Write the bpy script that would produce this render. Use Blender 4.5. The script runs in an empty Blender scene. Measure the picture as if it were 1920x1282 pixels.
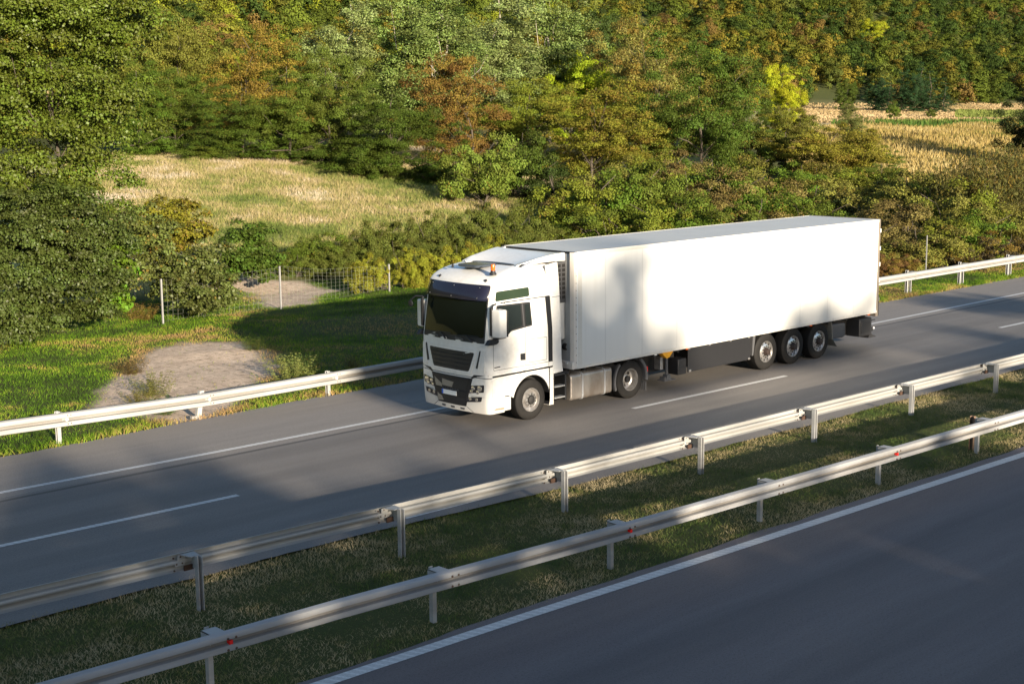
import bpy, bmesh, math, random
import numpy as np
from math import sin, cos, pi, radians, sqrt
from mathutils import Vector, Matrix

S = bpy.context.scene
COL = S.collection
rnd = random.Random(7)

# ------------------------------------------------------------------ camera, sky, sun, exposure
CF, CYAW, CPIT, CROL = 2665.996, 0.757536, 0.160997, -0.0101531
CP = np.array([-25.09184, -24.24205, 7.44547])
def cam_axes():
    d = np.array([sin(CYAW)*cos(CPIT), cos(CYAW)*cos(CPIT), -sin(CPIT)])
    r = np.array([cos(CYAW), -sin(CYAW), 0.0]); u = np.cross(r, d)
    return r*cos(CROL)+u*sin(CROL), -r*sin(CROL)+u*cos(CROL), d
CR, CU, CD = cam_axes()
cd = bpy.data.cameras.new("camera"); cam = bpy.data.objects.new("camera", cd); COL.objects.link(cam)
cd.sensor_width = 36; cd.lens = 36*CF/1920; cd.clip_end = 6000; cd.clip_start = 0.5
cam.matrix_world = Matrix(((CR[0], CU[0], -CD[0], CP[0]), (CR[1], CU[1], -CD[1], CP[1]), (CR[2], CU[2], -CD[2], CP[2]), (0, 0, 0, 1)))
S.camera = cam
SUNV = Vector((0.265, 1.0, -0.212)).normalized()      # the way the light travels
W = bpy.data.worlds.new("World"); S.world = W; W.use_nodes = True
wn = W.node_tree.nodes; wl = W.node_tree.links
bg = wn["Background"]; sky = wn.new("ShaderNodeTexSky"); sky.sky_type = 'NISHITA'; sky.sun_disc = False
sky.sun_elevation = math.asin(-SUNV.z); sky.sun_rotation = math.atan2(-SUNV.x, -SUNV.y)
sky.air_density = 1.0; sky.dust_density = 0.8; sky.ozone_density = 1.7
wl.new(sky.outputs[0], bg.inputs[0]); bg.inputs[1].default_value = 0.080
sd = bpy.data.lights.new("sun", 'SUN'); sd.energy = 5.0; sd.angle = radians(0.6); sd.color = (1.0, 0.86, 0.66)
sun = bpy.data.objects.new("sun", sd); COL.objects.link(sun)
sun.rotation_euler = SUNV.to_track_quat('-Z', 'Y').to_euler(); sun.location = (-20, -40, 40)
S.view_settings.view_transform = 'Standard'; S.view_settings.look = 'None'
S.view_settings.exposure = 1.40; S.view_settings.gamma = 1
S.render.engine = 'CYCLES'
S.cycles.max_bounces = 6; S.cycles.diffuse_bounces = 2; S.cycles.transmission_bounces = 3; S.cycles.transparent_max_bounces = 6; S.cycles.use_denoising = True
S.cycles.sample_clamp_indirect = 4

# ------------------------------------------------------------------ helpers
def tag(o, label=None, cat=None, group=None, kind=None):
    if label: o["label"] = label
    if cat: o["category"] = cat
    if group: o["group"] = group
    if kind: o["kind"] = kind
    return o
def empty(name, loc, parent=None):
    o = bpy.data.objects.new(name, None); COL.objects.link(o); o.empty_display_size = 0.3
    o.location = loc
    if parent: o.parent = parent; o.location = Vector(loc)-wloc(parent)
    return o
_wl = {}
def wloc(o):
    v = Vector(o.location)
    while o.parent: o = o.parent; v = v+o.location
    return v
class MB:
    """collects faces given in world coordinates"""
    def __init__(s): s.v = []; s.f = []; s.starts = []
    def add(s, vs, fs):
        n = len(s.v); s.starts.append(n); s.v += [tuple(map(float, p)) for p in vs]; s.f += [tuple(i+n for i in f) for f in fs]; return s
    def box(s, x0, x1, y0, y1, z0, z1):
        if x0 > x1: x0, x1 = x1, x0
        if y0 > y1: y0, y1 = y1, y0
        if z0 > z1: z0, z1 = z1, z0
        return s.add([(x0,y0,z0),(x1,y0,z0),(x1,y1,z0),(x0,y1,z0),(x0,y0,z1),(x1,y0,z1),(x1,y1,z1),(x0,y1,z1)],
                     [(0,3,2,1),(4,5,6,7),(0,1,5,4),(1,2,6,5),(2,3,7,6),(3,0,4,7)])
    def prism(s, poly, axis, a0, a1):
        """poly in the two other axes (xy, xz, yz order), extruded along axis"""
        def P(p, a):
            return (a, p[0], p[1]) if axis == 'x' else (p[0], a, p[1]) if axis == 'y' else (p[0], p[1], a)
        n = len(poly); vs = [P(p, a0) for p in poly]+[P(p, a1) for p in poly]
        return s.add(vs, [tuple(range(n))[::-1], tuple(range(n, 2*n))]+[(i, (i+1) % n, n+(i+1) % n, n+i) for i in range(n)])
    def tube(s, pts, r, n=8, caps=True):
        pts = [Vector(p) for p in pts]; rr = r if isinstance(r, (list, tuple)) else [r]*len(pts); rings = []
        for i, p in enumerate(pts):
            t = (pts[min(i+1, len(pts)-1)]-pts[max(i-1, 0)]).normalized()
            a = t.orthogonal() if abs(t.z) > .9 else t.cross(Vector((0, 0, 1)))
            a.normalize(); b = t.cross(a)
            rings.append([p+(a*cos(2*pi*k/n)+b*sin(2*pi*k/n))*rr[i] for k in range(n)])
        vs = [q for R in rings for q in R]; fs = []
        for i in range(len(pts)-1):
            for k in range(n): fs.append((i*n+k, i*n+(k+1) % n, (i+1)*n+(k+1) % n, (i+1)*n+k))
        if caps: fs += [tuple(range(n))[::-1], tuple(range((len(pts)-1)*n, len(pts)*n))]
        return s.add(vs, fs)
    def lathe(s, prof, c, axis='y', n=32, close=False):
        vs = []; m = len(prof)
        for k in range(n):
            a = 2*pi*k/n
            for (r, h) in prof:
                if axis == 'y': vs.append((c[0]+r*cos(a), c[1]+h, c[2]+r*sin(a)))
                elif axis == 'x': vs.append((c[0]+h, c[1]+r*cos(a), c[2]+r*sin(a)))
                else: vs.append((c[0]+r*cos(a), c[1]+r*sin(a), c[2]+h))
        fs = []
        for k in range(n):
            for j in range(m-1 if not close else m):
                j2 = (j+1) % m; k2 = (k+1) % n
                fs.append((k*m+j, k*m+j2, k2*m+j2, k2*m+j))
        return s.add(vs, fs)
    def patch(s, poly, surf, off, rings=5, skirt=0.03, n=48):
        """star-shaped outline in surface coordinates, mapped on surf(a,b,offset) with its own thickness"""
        P = []; L = len(poly)
        for i in range(L):
            a = poly[i]; b = poly[(i+1) % L]; m = max(1, int(n/L))
            for k in range(m): P.append((a[0]+(b[0]-a[0])*k/m, a[1]+(b[1]-a[1])*k/m))
        cx = sum(p[0] for p in poly)/L; cy = sum(p[1] for p in poly)/L; N = len(P); vs = []; fs = []
        vs += [surf(p[0], p[1], off-skirt) for p in P]
        for j in range(rings):
            t = 1-j/rings
            vs += [surf(cx+(p[0]-cx)*t, cy+(p[1]-cy)*t, off) for p in P]
        vs.append(surf(cx, cy, off)); c = len(vs)-1
        for j in range(rings):
            for k in range(N): fs.append((j*N+k, j*N+(k+1) % N, (j+1)*N+(k+1) % N, (j+1)*N+k))
        for k in range(N): fs.append((rings*N+k, rings*N+(k+1) % N, c))
        return s.add(vs, fs)
    def build_each(s, name, mat, parent, bevel=0.0, smooth=0):
        """one object for every add() that was made"""
        st = s.starts+[len(s.v)]; out = []
        for a, z in zip(st[:-1], st[1:]):
            q = MB(); q.v = s.v[a:z]; q.f = [tuple(i-a for i in f) for f in s.f if a <= f[0] < z]
            out.append(q.build(name, mat, parent, bevel, smooth, fix=False))
        return out
    def build(s, name, mat, parent=None, bevel=0.0, smooth=35, org=None, seg=2, fix=True):
        o0 = Vector(org) if org is not None else (wloc(parent) if parent else Vector((0, 0, 0)))
        me = bpy.data.meshes.new(name)
        me.from_pydata([(p[0]-o0.x, p[1]-o0.y, p[2]-o0.z) for p in s.v], [], s.f)
        if fix:
            bm = bmesh.new(); bm.from_mesh(me); bmesh.ops.recalc_face_normals(bm, faces=bm.faces); bm.to_mesh(me); bm.free()
        if mat: me.materials.append(mat)
        o = bpy.data.objects.new(name, me); COL.objects.link(o)
        if parent: o.parent = parent; o.location = o0-wloc(parent)
        else: o.location = o0
        if bevel:
            m = o.modifiers.new("bevel", 'BEVEL'); m.width = bevel; m.segments = seg; m.limit_method = 'ANGLE'; m.angle_limit = radians(40)
        if smooth:
            me.polygons.foreach_set("use_smooth", [True]*len(me.polygons)); me.set_sharp_from_angle(angle=radians(smooth))
        return o
def rounded(poly, r, n=4):
    out = []; L = len(poly)
    for i in range(L):
        p0 = Vector(poly[i-1]); p = Vector(poly[i]); p2 = Vector(poly[(i+1) % L])
        a = (p0-p); b = (p2-p); ra = min(r, a.length*.45, b.length*.45)
        A = p+a.normalized()*ra; B = p+b.normalized()*ra
        for k in range(n+1):
            t = k/n; q = A*(1-t)**2+p*2*t*(1-t)+B*t*t; out.append((q.x, q.y))
    return out

# ------------------------------------------------------------------ materials
class N:
    """tiny node helper"""
    def __init__(s, name):
        s.m = bpy.data.materials.new(name); s.m.use_nodes = True; s.t = s.m.node_tree; s.p = s.t.nodes["Principled BSDF"]
        s.out = s.t.nodes["Material Output"]
    def n(s, k, **kw):
        x = s.t.nodes.new("ShaderNode"+k)
        for a, b in kw.items(): setattr(x, a, b)
        return x
    def l(s, a, b): s.t.links.new(a, b)
    def pos(s): return s.n("NewGeometry").outputs["Position"]
    def val(s, x, sock):
        if isinstance(x, (int, float, tuple, list)): sock.default_value = x
        else: s.l(x, sock)
    def noise(s, scale, vec=None, detail=4, rough=.6, sc=None):
        x = s.n("TexNoise"); x.inputs["Scale"].default_value = scale; x.inputs["Detail"].default_value = detail; x.inputs["Roughness"].default_value = rough
        v = vec or s.pos()
        if sc:
            mp = s.n("Mapping"); mp.inputs["Scale"].default_value = sc; s.l(v, mp.inputs[0]); v = mp.outputs[0]
        s.l(v, x.inputs["Vector"]); return x.outputs["Fac"]
    def ramp(s, fac, stops, interp='LINEAR'):
        x = s.n("ValToRGB"); s.val(fac, x.inputs[0]); cr = x.color_ramp; cr.interpolation = interp
        while len(cr.elements) < len(stops): cr.elements.new(0.5)
        for e, (p, c) in zip(cr.elements, stops): e.position = p; e.color = (c, c, c, 1) if isinstance(c, (int, float)) else (*c[:3], 1)
        return x.outputs[0]
    def mix(s, f, a, b, mode='MIX'):
        x = s.n("Mix", data_type='RGBA', blend_type=mode); s.val(f, x.inputs[0])
        for v, k in ((a, 6), (b, 7)):
            if isinstance(v, (tuple, list)): v = (*v[:3], 1)
            elif isinstance(v, (int, float)): v = (v, v, v, 1)
            s.val(v, x.inputs[k])
        return x.outputs[2]
    def math(s, op, a, b=0.0, c=None):
        x = s.n("Math", operation=op); s.val(a, x.inputs[0]); s.val(b, x.inputs[1])
        if c is not None: s.val(c, x.inputs[2])
        return x.outputs[0]
    def attr(s, name, kind='GEOMETRY'):
        x = s.n("Attribute", attribute_type=kind, attribute_name=name); return x
    def bump(s, h, strength=.3, dist=.02):
        x = s.n("Bump"); x.inputs["Strength"].default_value = strength; x.inputs["Distance"].default_value = dist
        s.l(h, x.inputs["Height"]); s.l(x.outputs[0], s.p.inputs["Normal"])
    def set(s, col=None, rough=None, metal=None, spec=None, coat=None):
        p = s.p
        if col is not None: s.val((*col[:3], 1) if isinstance(col, (tuple, list)) else col, p.inputs["Base Color"])
        if rough is not None: s.val(rough, p.inputs["Roughness"])
        if metal is not None: s.val(metal, p.inputs["Metallic"])
        if spec is not None: p.inputs["Specular IOR Level"].default_value = spec
        if coat is not None: p.inputs["Coat Weight"].default_value = coat; p.inputs["Coat Roughness"].default_value = .08
        return s.m

def m_paint(name, col, rough=.3, grime_and_shade=.35, gcol=(.33, .27, .2), coat=.4, low=None):
    m = N(name); n1 = m.noise(.9, sc=(1, 1, .35)); n2 = m.noise(9, detail=6)
    f = m.ramp(m.math('MULTIPLY', n1, n2), [(.18, 0), (.5, grime_and_shade)])
    c = m.mix(f, col, gcol)
    if low:      # road spray that dirties the lowest part
        sx = m.n("SeparateXYZ"); m.l(m.pos(), sx.inputs[0])
        h = m.ramp(m.math('DIVIDE', m.math('ADD', sx.outputs[2], m.math('MULTIPLY', n2, .5)), low), [(.25, .55), (1, 0)])
        c = m.mix(h, c, gcol)
    m.set(c, m.math('ADD', m.math('MULTIPLY', n2, .2), rough), coat=coat); return m.m
def m_flat(name, col, rough=.5, metal=0, var=.25, scale=14, spec=.5):
    m = N(name); n1 = m.noise(scale, detail=5)
    c = m.mix(m.math('MULTIPLY', n1, 1), tuple(x*(1-var) for x in col), tuple(min(1, x*(1+var)) for x in col))
    m.set(c, rough, metal, spec); return m.m

WHITE = m_paint("cab_white_paint", (.72, .71, .69), .22, .30, low=1.1)
def m_trailer():
    m = N("trailer_panel"); n1 = m.noise(1.4, sc=(3.2, 1, .12), detail=5); n2 = m.noise(22, detail=5)
    c = m.mix(m.ramp(n1, [(.45, 0), (.75, .16)]), (.74, .74, .73), (.48, .45, .41))
    sx = m.n("SeparateXYZ"); m.l(m.pos(), sx.inputs[0])
    # faint vertical panel joints every 1.4 m and road film along the bottom
    fr = m.math('PINGPONG', m.math('ADD', sx.outputs[0], .3), .7)
    j = m.ramp(fr, [(0, .55), (.03, 0)])
    c = m.mix(j, c, (.5, .5, .5))
    h = m.ramp(m.math('ADD', sx.outputs[2], m.math('MULTIPLY', n1, .6)), [(0, .0), (.9, 0)])
    g = m.ramp(m.math('DIVIDE', m.math('ADD', sx.outputs[2], m.math('MULTIPLY', n1, .5)), 3), [(.42, .35), (.75, 0)])
    c = m.mix(g, c, (.50, .46, .4))
    m.set(c, .32, coat=.15); return m.m
TRAIL = m_trailer()
TRIM = m_flat("trailer_trim", (.62, .60, .56), .4, .0, .12)
ROOFM = m_flat("trailer_roof", (.56, .55, .54), .35, .0, .10, 1.2)
BLACKP = m_flat("black_plastic", (.018, .018, .02), .5, 0, .3)
DGREY = m_flat("dark_grey_plastic", (.012, .012, .014), .5, 0, .25)
MGREY = m_flat("mid_grey_plastic", (.075, .075, .08), .5, 0, .2)
def m_rubber():
    m = N("tyre_rubber"); n1 = m.noise(6, detail=6); m.set(m.mix(n1, (.007, .007, .007), (.020, .018, .017)), .75, spec=.25); return m.m
RUBBER = m_rubber()
def m_metal(name, a, b, rough, scale=5, metal=.85, sc=None):
    m = N(name); n1 = m.noise(scale, detail=6, sc=sc); m.set(m.mix(m.ramp(n1, [(.3, 0), (.7, 1)]), a, b), rough, metal); return m.m
ALLOY = m_metal("alloy_rim", (.75, .74, .73), (.42, .39, .37), .28, 9)
STEELRIM = m_metal("steel_rim", (.42, .41, .41), (.24, .22, .2), .4, 9, .7)
TANKM = m_metal("fuel_tank_metal", (.52, .48, .44), (.30, .25, .21), .42, 2.4, .7, (1, 1, .5))
CHASSIS = m_flat("chassis_black", (.012, .011, .011), .7)
def m_glass(name, col, rough=.03, spec=.6):
    m = N(name); n1 = m.noise(1.5); m.set(m.mix(n1, col, tuple(c*1.5 for c in col)), rough, 0, spec); return m.m
GLASS = m_glass("windscreen_glass", (.003, .005, .005), .02, .28)
SIDEG = m_glass("side_glass", (.012, .016, .016), .04, .7)
TINT = m_glass("green_tinted_glass", (.022, .035, .022), .12, .5)
VISM = m_glass("smoked_visor", (.010, .010, .020), .12, .45)
LENS = m_metal("lamp_lens", (.85, .82, .76), (.25, .23, .2), .12, 30, .8)
LAMPD = m_flat("lamp_housing", (.03, .03, .035), .15, .2)
AMBER = m_flat("amber_plastic", (.75, .13, .02), .2, 0, .2, 30)
REDM = m_flat("red_reflector", (.70, .02, .015), .25, 0, .15, 40)
YEL = m_flat("yellow_bracket", (.80, .38, .02), .45, 0, .25, 10)
BLUE = m_flat("plate_blue", (.02, .12, .6), .4)
PLATE = m_flat("plate_white", (.82, .82, .80), .4, 0, .03)

def m_asphalt(name, a, b, lane=None):
    m = N(name); P = m.pos()
    n1 = m.noise(.35, sc=(.12, 1.2, 1), detail=6); n2 = m.noise(70, detail=3, rough=.7); n3 = m.noise(1.1, sc=(.25, 2.2, 1), detail=5)
    n4 = m.noise(260, detail=2, rough=.8)
    c = m.mix(m.ramp(n1, [(.3, 0), (.7, 1)]), a, b)
    c = m.mix(m.ramp(n3, [(.35, 0), (.75, .45)]), c, tuple(x*.72 for x in a))
    c = m.mix(m.math('MULTIPLY', m.ramp(n2, [(.38, 0), (.66, 1)]), .38), c, tuple(min(1, x*1.9) for x in b)); c = m.mix(m.ramp(m.noise(24, detail=6, rough=.85), [(.36, .62), (.50, 0)]), c, tuple(x*.5 for x in a))
    c = m.mix(m.ramp(m.noise(30, detail=5, rough=.85), [(.54, 0), (.68, .45)]), c, tuple(x*1.9 for x in b))
    # crack sealing and small light chips
    v = m.n("TexVoronoi", feature='F1'); v.inputs["Scale"].default_value = 2.2; m.l(P, v.inputs["Vector"])
    c = m.mix(m.ramp(v.outputs["Distance"], [(.018, .5), (.026, 0)]), c, (.30, .30, .30))
    if lane:
        sx = m.n("SeparateXYZ"); m.l(P, sx.inputs[0])
        w = m.math('ADD', sx.outputs[1], m.math('MULTIPLY', m.noise(.5, detail=3), .12))
        for y0, wd, st in lane:
            d = m.math('ABSOLUTE', m.math('SUBTRACT', w, y0))
            c = m.mix(m.ramp(m.math('DIVIDE', d, wd), [(.4, st), (1, 0)]), c, tuple(x*.42 for x in a))
    m.set(c, m.math('ADD', m.math('MULTIPLY', n3, .2), .62), spec=.35)
    m.bump(n2, .35, .006); return m.m
ASPH = m_asphalt("asphalt_far_carriageway", (.128, .119, .117), (.168, .155, .146), [(2.36, .10, .75), (1.75, .5, .18), (.15, .5, .18), (-1.9, .5, .15), (-3.7, .5, .15)])
ASPS = m_asphalt("asphalt_hard_shoulder", (.170, .156, .148), (.215, .196, .182))
ASPN = m_asphalt("asphalt_near_carriageway", (.104, .088, .090), (.134, .114, .114), [(-11.9, .6, .25), (-13.9, .6, .2), (-15.7, .5, .2)])
def m_line(name, rib=0.0, ribs=60):
    m = N(name); n1 = m.noise(24, detail=6, rough=.75); n2 = m.noise(2.5, detail=4)
    c = m.mix(m.ramp(n1, [(.40, 0), (.62, .45)]), (.72, .72, .72), (.30, .30, .31))
    c = m.mix(m.ramp(n2, [(.35, 0), (.75, .3)]), c, (.36, .35, .34))
    if rib:
        sx = m.n("SeparateXYZ"); m.l(m.pos(), sx.inputs[0])
        s = m.math('SINE', m.math('MULTIPLY', m.math('ADD', sx.outputs[0], m.math('MULTIPLY', sx.outputs[1], .45)), ribs))
        c = m.mix(m.ramp(s, [(.45, rib), (.75, 0)]), c, (.16, .16, .17))
    m.set(c, .6); return m.m
LINE = m_line("road_paint", .35, 45); LINEN = m_line("ribbed_road_paint", .25, 40)
def m_galv(name, a, b, dirt=.35, rust=True):
    m = N(name); n1 = m.noise(1.4, detail=6, sc=(.35, 1, 3)); n2 = m.noise(14, detail=6, rough=.7)
    c = m.mix(m.ramp(n1, [(.35, 0), (.7, 1)]), a, b)
    c = m.mix(m.ramp(n2, [(.55, 0), (.75, dirt)]), c, (.30, .24, .19))
    n3 = m.noise(3.0, detail=7, rough=.75)
    if rust: c = m.mix(m.ramp(n3, [(.68, 0), (.76, .7)]), c, (.20, .10, .05))
    gm = m.attr("grime_and_shade").outputs["Fac"]; c = m.mix(m.math('MULTIPLY', gm, m.math('ADD', m.math('MULTIPLY', n1, .8), .35)), c, tuple(x*.42+y for x, y in zip(b, (.03, .015, .0))))  # darkens grooves: valley dirt plus painted crease shade
    m.set(c, .62, .0, .3); return m.m
GALV = m_galv("galvanised_rail", (.36, .36, .355), (.27, .27, .265))
GALVD = m_galv("galvanised_rail_grey", (.33, .34, .36), (.25, .245, .24))
POSTM = m_galv("galvanised_post", (.34, .345, .35), (.24, .235, .23))
BOLT = m_flat("rusty_bolt", (.10, .06, .045), .6, .5)

# ------------------------------------------------------------------ terrain
def sstep(a, b, x): t = np.clip((x-a)/(b-a), 0, 1); return t*t*(3-2*t)
def terr(x, y):
    x = np.asarray(x, float); y = np.asarray(y, float)
    h = 4.2*np.clip((y-26)/36, 0, 1); h = 4.2*(0.5*sstep(24, 64, y)+0.5*np.clip((y-26)/36, 0, 1))
    h = h+0.03*np.clip(y-62, 0, 400)
    y0 = 118+45*sstep(60, 170, x)
    q = np.clip(y-y0, 0, 900)
    h = h+np.where(q < 90, .15*q+.0016*q*q, .15*90+.0016*8100+.438*(q-90))*np.where(q < 1e9, 1, 1)
    h = np.minimum(h, 150+.05*q)
    h = h+.12*np.sin(x*.21+y*.13)*sstep(24, 40, y)+.05*np.sin(x*.9)*np.sin(y*.7)*sstep(8, 14, y)
    h = h-.10*sstep(-5.4, -6.5, -np.abs(y+7.2)-0)*0
    return h
def ray(px, py):
    v = CD+CR*(px-960)/CF+CU*(641-py)/CF
    return v/np.linalg.norm(v)
def at(px, py, lo=20.0):
    v = ray(px, py); t = np.arange(lo, 1500, .25); P = CP[None]+v[None]*t[:, None]
    k = np.nonzero(P[:, 2] <= terr(P[:, 0], P[:, 1]))[0]
    i = k[0] if len(k) else len(t)-1
    return float(P[i, 0]), float(P[i, 1]), float(P[i, 2]), float(t[i])
def to_px(P):
    q = np.asarray(P, float)-CP; k = q@CD
    return 960+CF*(q@CR)/k, 641-CF*(q@CU)/k, k

rng = np.random.default_rng(11)
def vnoise(x, y, s, seed=0):
    r = np.random.default_rng(seed+101); T = r.random((64, 64)); x = x/s; y = y/s
    xi = np.floor(x).astype(int); yi = np.floor(y).astype(int); fx = x-xi; fy = y-yi; fx = fx*fx*(3-2*fx); fy = fy*fy*(3-2*fy)
    g = lambda i, j: T[i % 64, j % 64]
    return (g(xi, yi)*(1-fx)+g(xi+1, yi)*fx)*(1-fy)+(g(xi, yi+1)*(1-fx)+g(xi+1, yi+1)*fx)*fy
def fbm(x, y, s, seed=0): return (vnoise(x, y, s, seed)*.5+vnoise(x, y, s*.45, seed+1)*.3+vnoise(x, y, s*.2, seed+2)*.2)
def poly_sd(x, y, poly):
    """signed distance (negative inside) to a polygon, vectorised"""
    P = np.array(poly, float); d = np.full(x.shape, 1e9); ins = np.zeros(x.shape, bool); n = len(P)
    for i in range(n):
        a = P[i]; b = P[(i+1) % n]; e = b-a; t = np.clip(((x-a[0])*e[0]+(y-a[1])*e[1])/(e@e), 0, 1)
        d = np.minimum(d, np.hypot(x-a[0]-t*e[0], y-a[1]-t*e[1]))
        c = ((a[1] > y) != (b[1] > y)); ins ^= c & (x < (b[0]-a[0])*(y-a[1])/(b[1]-a[1]+1e-12)+a[0])
    return np.where(ins, -d, d)
def wpoly(pts): return [at(*p)[:2] for p in pts]
GRAVEL = [wpoly([(262, 672), (300, 655), (360, 645), (440, 643), (490, 655), (510, 690), (500, 722), (440, 760), (335, 800), (180, 775), (215, 720), (235, 690)]),
          wpoly([(400, 522), (480, 521), (575, 527), (650, 545), (600, 556), (590, 570), (520, 574), (470, 566), (480, 552), (420, 540)])]
DARKSOIL = wpoly([(560, 605), (700, 592), (800, 590), (780, 620), (640, 630), (570, 625)])
def dirt_mask(x, y):
    w = (fbm(x, y, 2.2, 5)-.5)*2.2
    m = np.zeros(x.shape)
    for P in GRAVEL: m = np.maximum(m, 1-sstep(-.35, .35, poly_sd(x, y, P)+w*.8))
    return m
xs = np.unique(np.concatenate([np.arange(-1400, -60, 40), np.arange(-60, -26, 2), np.arange(-26, 40, .3), np.arange(40, 130, 1.5), np.arange(130, 420, 6), np.arange(420, 1800, 40)]))
ys = np.unique(np.concatenate([np.arange(-900, -60, 40), np.arange(-60, -22, 4), np.arange(-22, 34, .3), np.arange(34, 70, 1.0), np.arange(70, 420, 5), np.arange(420, 1400, 40)]))
X, Y = np.meshgrid(xs, ys, indexing='ij')
Z = terr(X, Y)
road = ((Y > -22) & (Y < -8.9)) | ((Y > -5.4) & (Y < 6.6))
Z = Z+(fbm(X, Y, 1.6, 9)-.5)*.10*(1-road)*sstep(-70, -20, -np.abs(Y))
Z = np.where(road, -.04, Z-.02)
V = np.stack([X, Y, Z], -1).reshape(-1, 3); nx, ny = X.shape
I = (np.arange(nx-1)[:, None]*ny+np.arange(ny-1)[None]).ravel()
F = np.stack([I, I+ny, I+ny+1, I+1], -1)
def np_mesh(name, V, F, mat, parent=None, smooth=False, attrs=None, loc=None):
    me = bpy.data.meshes.new(name); k = F.shape[1]
    me.vertices.add(len(V)); me.loops.add(F.size); me.polygons.add(len(F))
    if loc is not None: V = V-np.array(loc)[None]
    me.vertices.foreach_set("co", np.ascontiguousarray(V, dtype=np.float32).ravel())
    me.loops.foreach_set("vertex_index", np.ascontiguousarray(F, dtype=np.int32).ravel())
    me.polygons.foreach_set("loop_start", np.arange(0, F.size, k, dtype=np.int32))
    me.polygons.foreach_set("loop_total", np.full(len(F), k, dtype=np.int32))
    if smooth: me.polygons.foreach_set("use_smooth", np.ones(len(F), dtype=bool))
    me.update(calc_edges=True)
    for nm, (dom, typ, arr) in (attrs or {}).items():
        a = me.attributes.new(nm, typ, dom)
        a.data.foreach_set("value" if typ == 'FLOAT' else "color", np.ascontiguousarray(arr, dtype=np.float32).ravel())
    if mat: me.materials.append(mat)
    o = bpy.data.objects.new(name, me); COL.objects.link(o)
    if parent: o.parent = parent
    elif loc is not None: o.location = loc
    return o
def m_ground():
    m = N("ground_soil"); a = m.attr("dirt").outputs["Fac"]; d = m.attr("dry").outputs["Fac"]; f = m.attr("field").outputs["Fac"]
    n1 = m.noise(1.3, detail=7, rough=.7); n2 = m.noise(18, detail=5, rough=.75); n3 = m.noise(60, detail=3, rough=.8)
    soil = m.mix(n1, (.040, .052, .014), (.080, .072, .028)); soil = m.mix(m.ramp(n2, [(.4, 0), (.7, .6)]), soil, (.060, .10, .018))
    straw = m.mix(n1, (.42, .37, .17), (.26, .29, .08))
    c = m.mix(d, soil, straw)
    fld = m.mix(n1, (.55, .44, .27), (.40, .32, .18)); c = m.mix(f, c, fld)
    gr = m.mix(m.ramp(n1, [(.35, 0), (.65, 1)]), (.76, .60, .46), (.52, .40, .31))
    gr = m.mix(m.ramp(n3, [(.38, .75), (.52, 0)]), gr, (.26, .20, .15)); gr = m.mix(m.ramp(n3, [(.62, 0), (.75, .6)]), gr, (.75, .68, .58))
    c = m.mix(a, c, gr); v = m.n('TexVoronoi'); v.inputs['Scale'].default_value = 5.5; m.l(m.pos(), v.inputs['Vector']); st = m.ramp(v.outputs['Distance'], [(.10, 1), (.16, 0)]); c = m.mix(m.math('MULTIPLY', m.math('MULTIPLY', st, a), .7), c, (.80, .72, .62)); c = m.mix(m.math('MULTIPLY', m.ramp(m.noise(4.2, detail=7, rough=.8), [(.50, 0), (.62, .8)]), a), c, (.22, .17, .12))
    m.set(c, .9, spec=.15); m.bump(n3, .5, .03); return m.m
dirt = dirt_mask(X, Y)
meadow = sstep(27, 31, Y)*(1-sstep(66, 72, Y))*(1-sstep(62, 80, X))
fieldm = sstep(80, 110, X)*sstep(40, 50, Y)*(1-sstep(150, 175, Y))
g = np_mesh("ground", V, F, m_ground(), smooth=True, attrs={"dirt": ('POINT', 'FLOAT', dirt), "dry": ('POINT', 'FLOAT', meadow), "field": ('POINT', 'FLOAT', fieldm)})
tag(g, kind='structure')

# ------------------------------------------------------------------ roads
def strip(name, ya, yb, z, mat, x0=-260, x1=420, step=1.0):
    xx = np.arange(x0, x1+.1, step); A = ya(xx); B = yb(xx); n = len(xx)
    V = np.concatenate([np.stack([xx, A, np.full(n, z)], -1), np.stack([xx, B, np.full(n, z)], -1)])
    i = np.arange(n-1); F = np.stack([i, i+1, n+i+1, n+i], -1)
    o = np_mesh(name, V, F, mat); tag(o, kind='structure'); return o
def pw(*pts):
    px = [p[0] for p in pts]; py = [p[1] for p in pts]
    return lambda x: np.interp(x, px, py)
far_edge = pw((-30, 5.7), (-12, 5.88), (-8, 6.02), (-4.6, 6.2), (0, 6.2), (12, 5.95), (23, 5.5), (40, 5.6), (400, 7))
near_edge = pw((-30, -4.2), (-17, -4.40), (-10, -4.55), (-5.4, -4.85), (2, -5.02), (13, -5.12), (400, -9))
el = pw((-60, 3.6), (-13.5, 2.93), (-8.7, 2.80), (-2.2, 2.75), (18.2, 2.74), (29, 2.86), (60, 3.3), (400, 9))
def rough_edge(f, a, seed): return lambda x: f(x)+a*(fbm(x, x*0, 1.3, seed)-.5)
seam_y = lambda x: el(x)-.40
strip("road", rough_edge(near_edge, .18, 3), seam_y, 0.0, ASPH, step=.25)
strip("road_shoulder", seam_y, rough_edge(far_edge, .25, 4), 0.0, ASPS, step=.25)
nr_edge = pw((-30, -9.0), (-15, -9.26), (-10, -9.34), (-2.2, -9.55), (4.3, -9.70), (60, -11.1), (400, -18))
strip("road_near_carriageway", lambda x: x*0-21.5, rough_edge(nr_edge, .16, 8), 0.0, ASPN, step=.25)
ln = strip("road_marking_edge_line", lambda x: el(x)-.085, lambda x: el(x)+.085, .005, LINE) if 0 else None
strip("road_marking", lambda x: el(x)-.08, lambda x: el(x)+.08, .005, LINE)
il = pw((-30, -4.05), (-5, -4.33), (3.4, -4.48), (60, -5.4), (400, -10))
strip("road_marking", lambda x: il(x)-.055, lambda x: il(x)+.055, .005, LINE, -9.0, 420)
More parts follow.
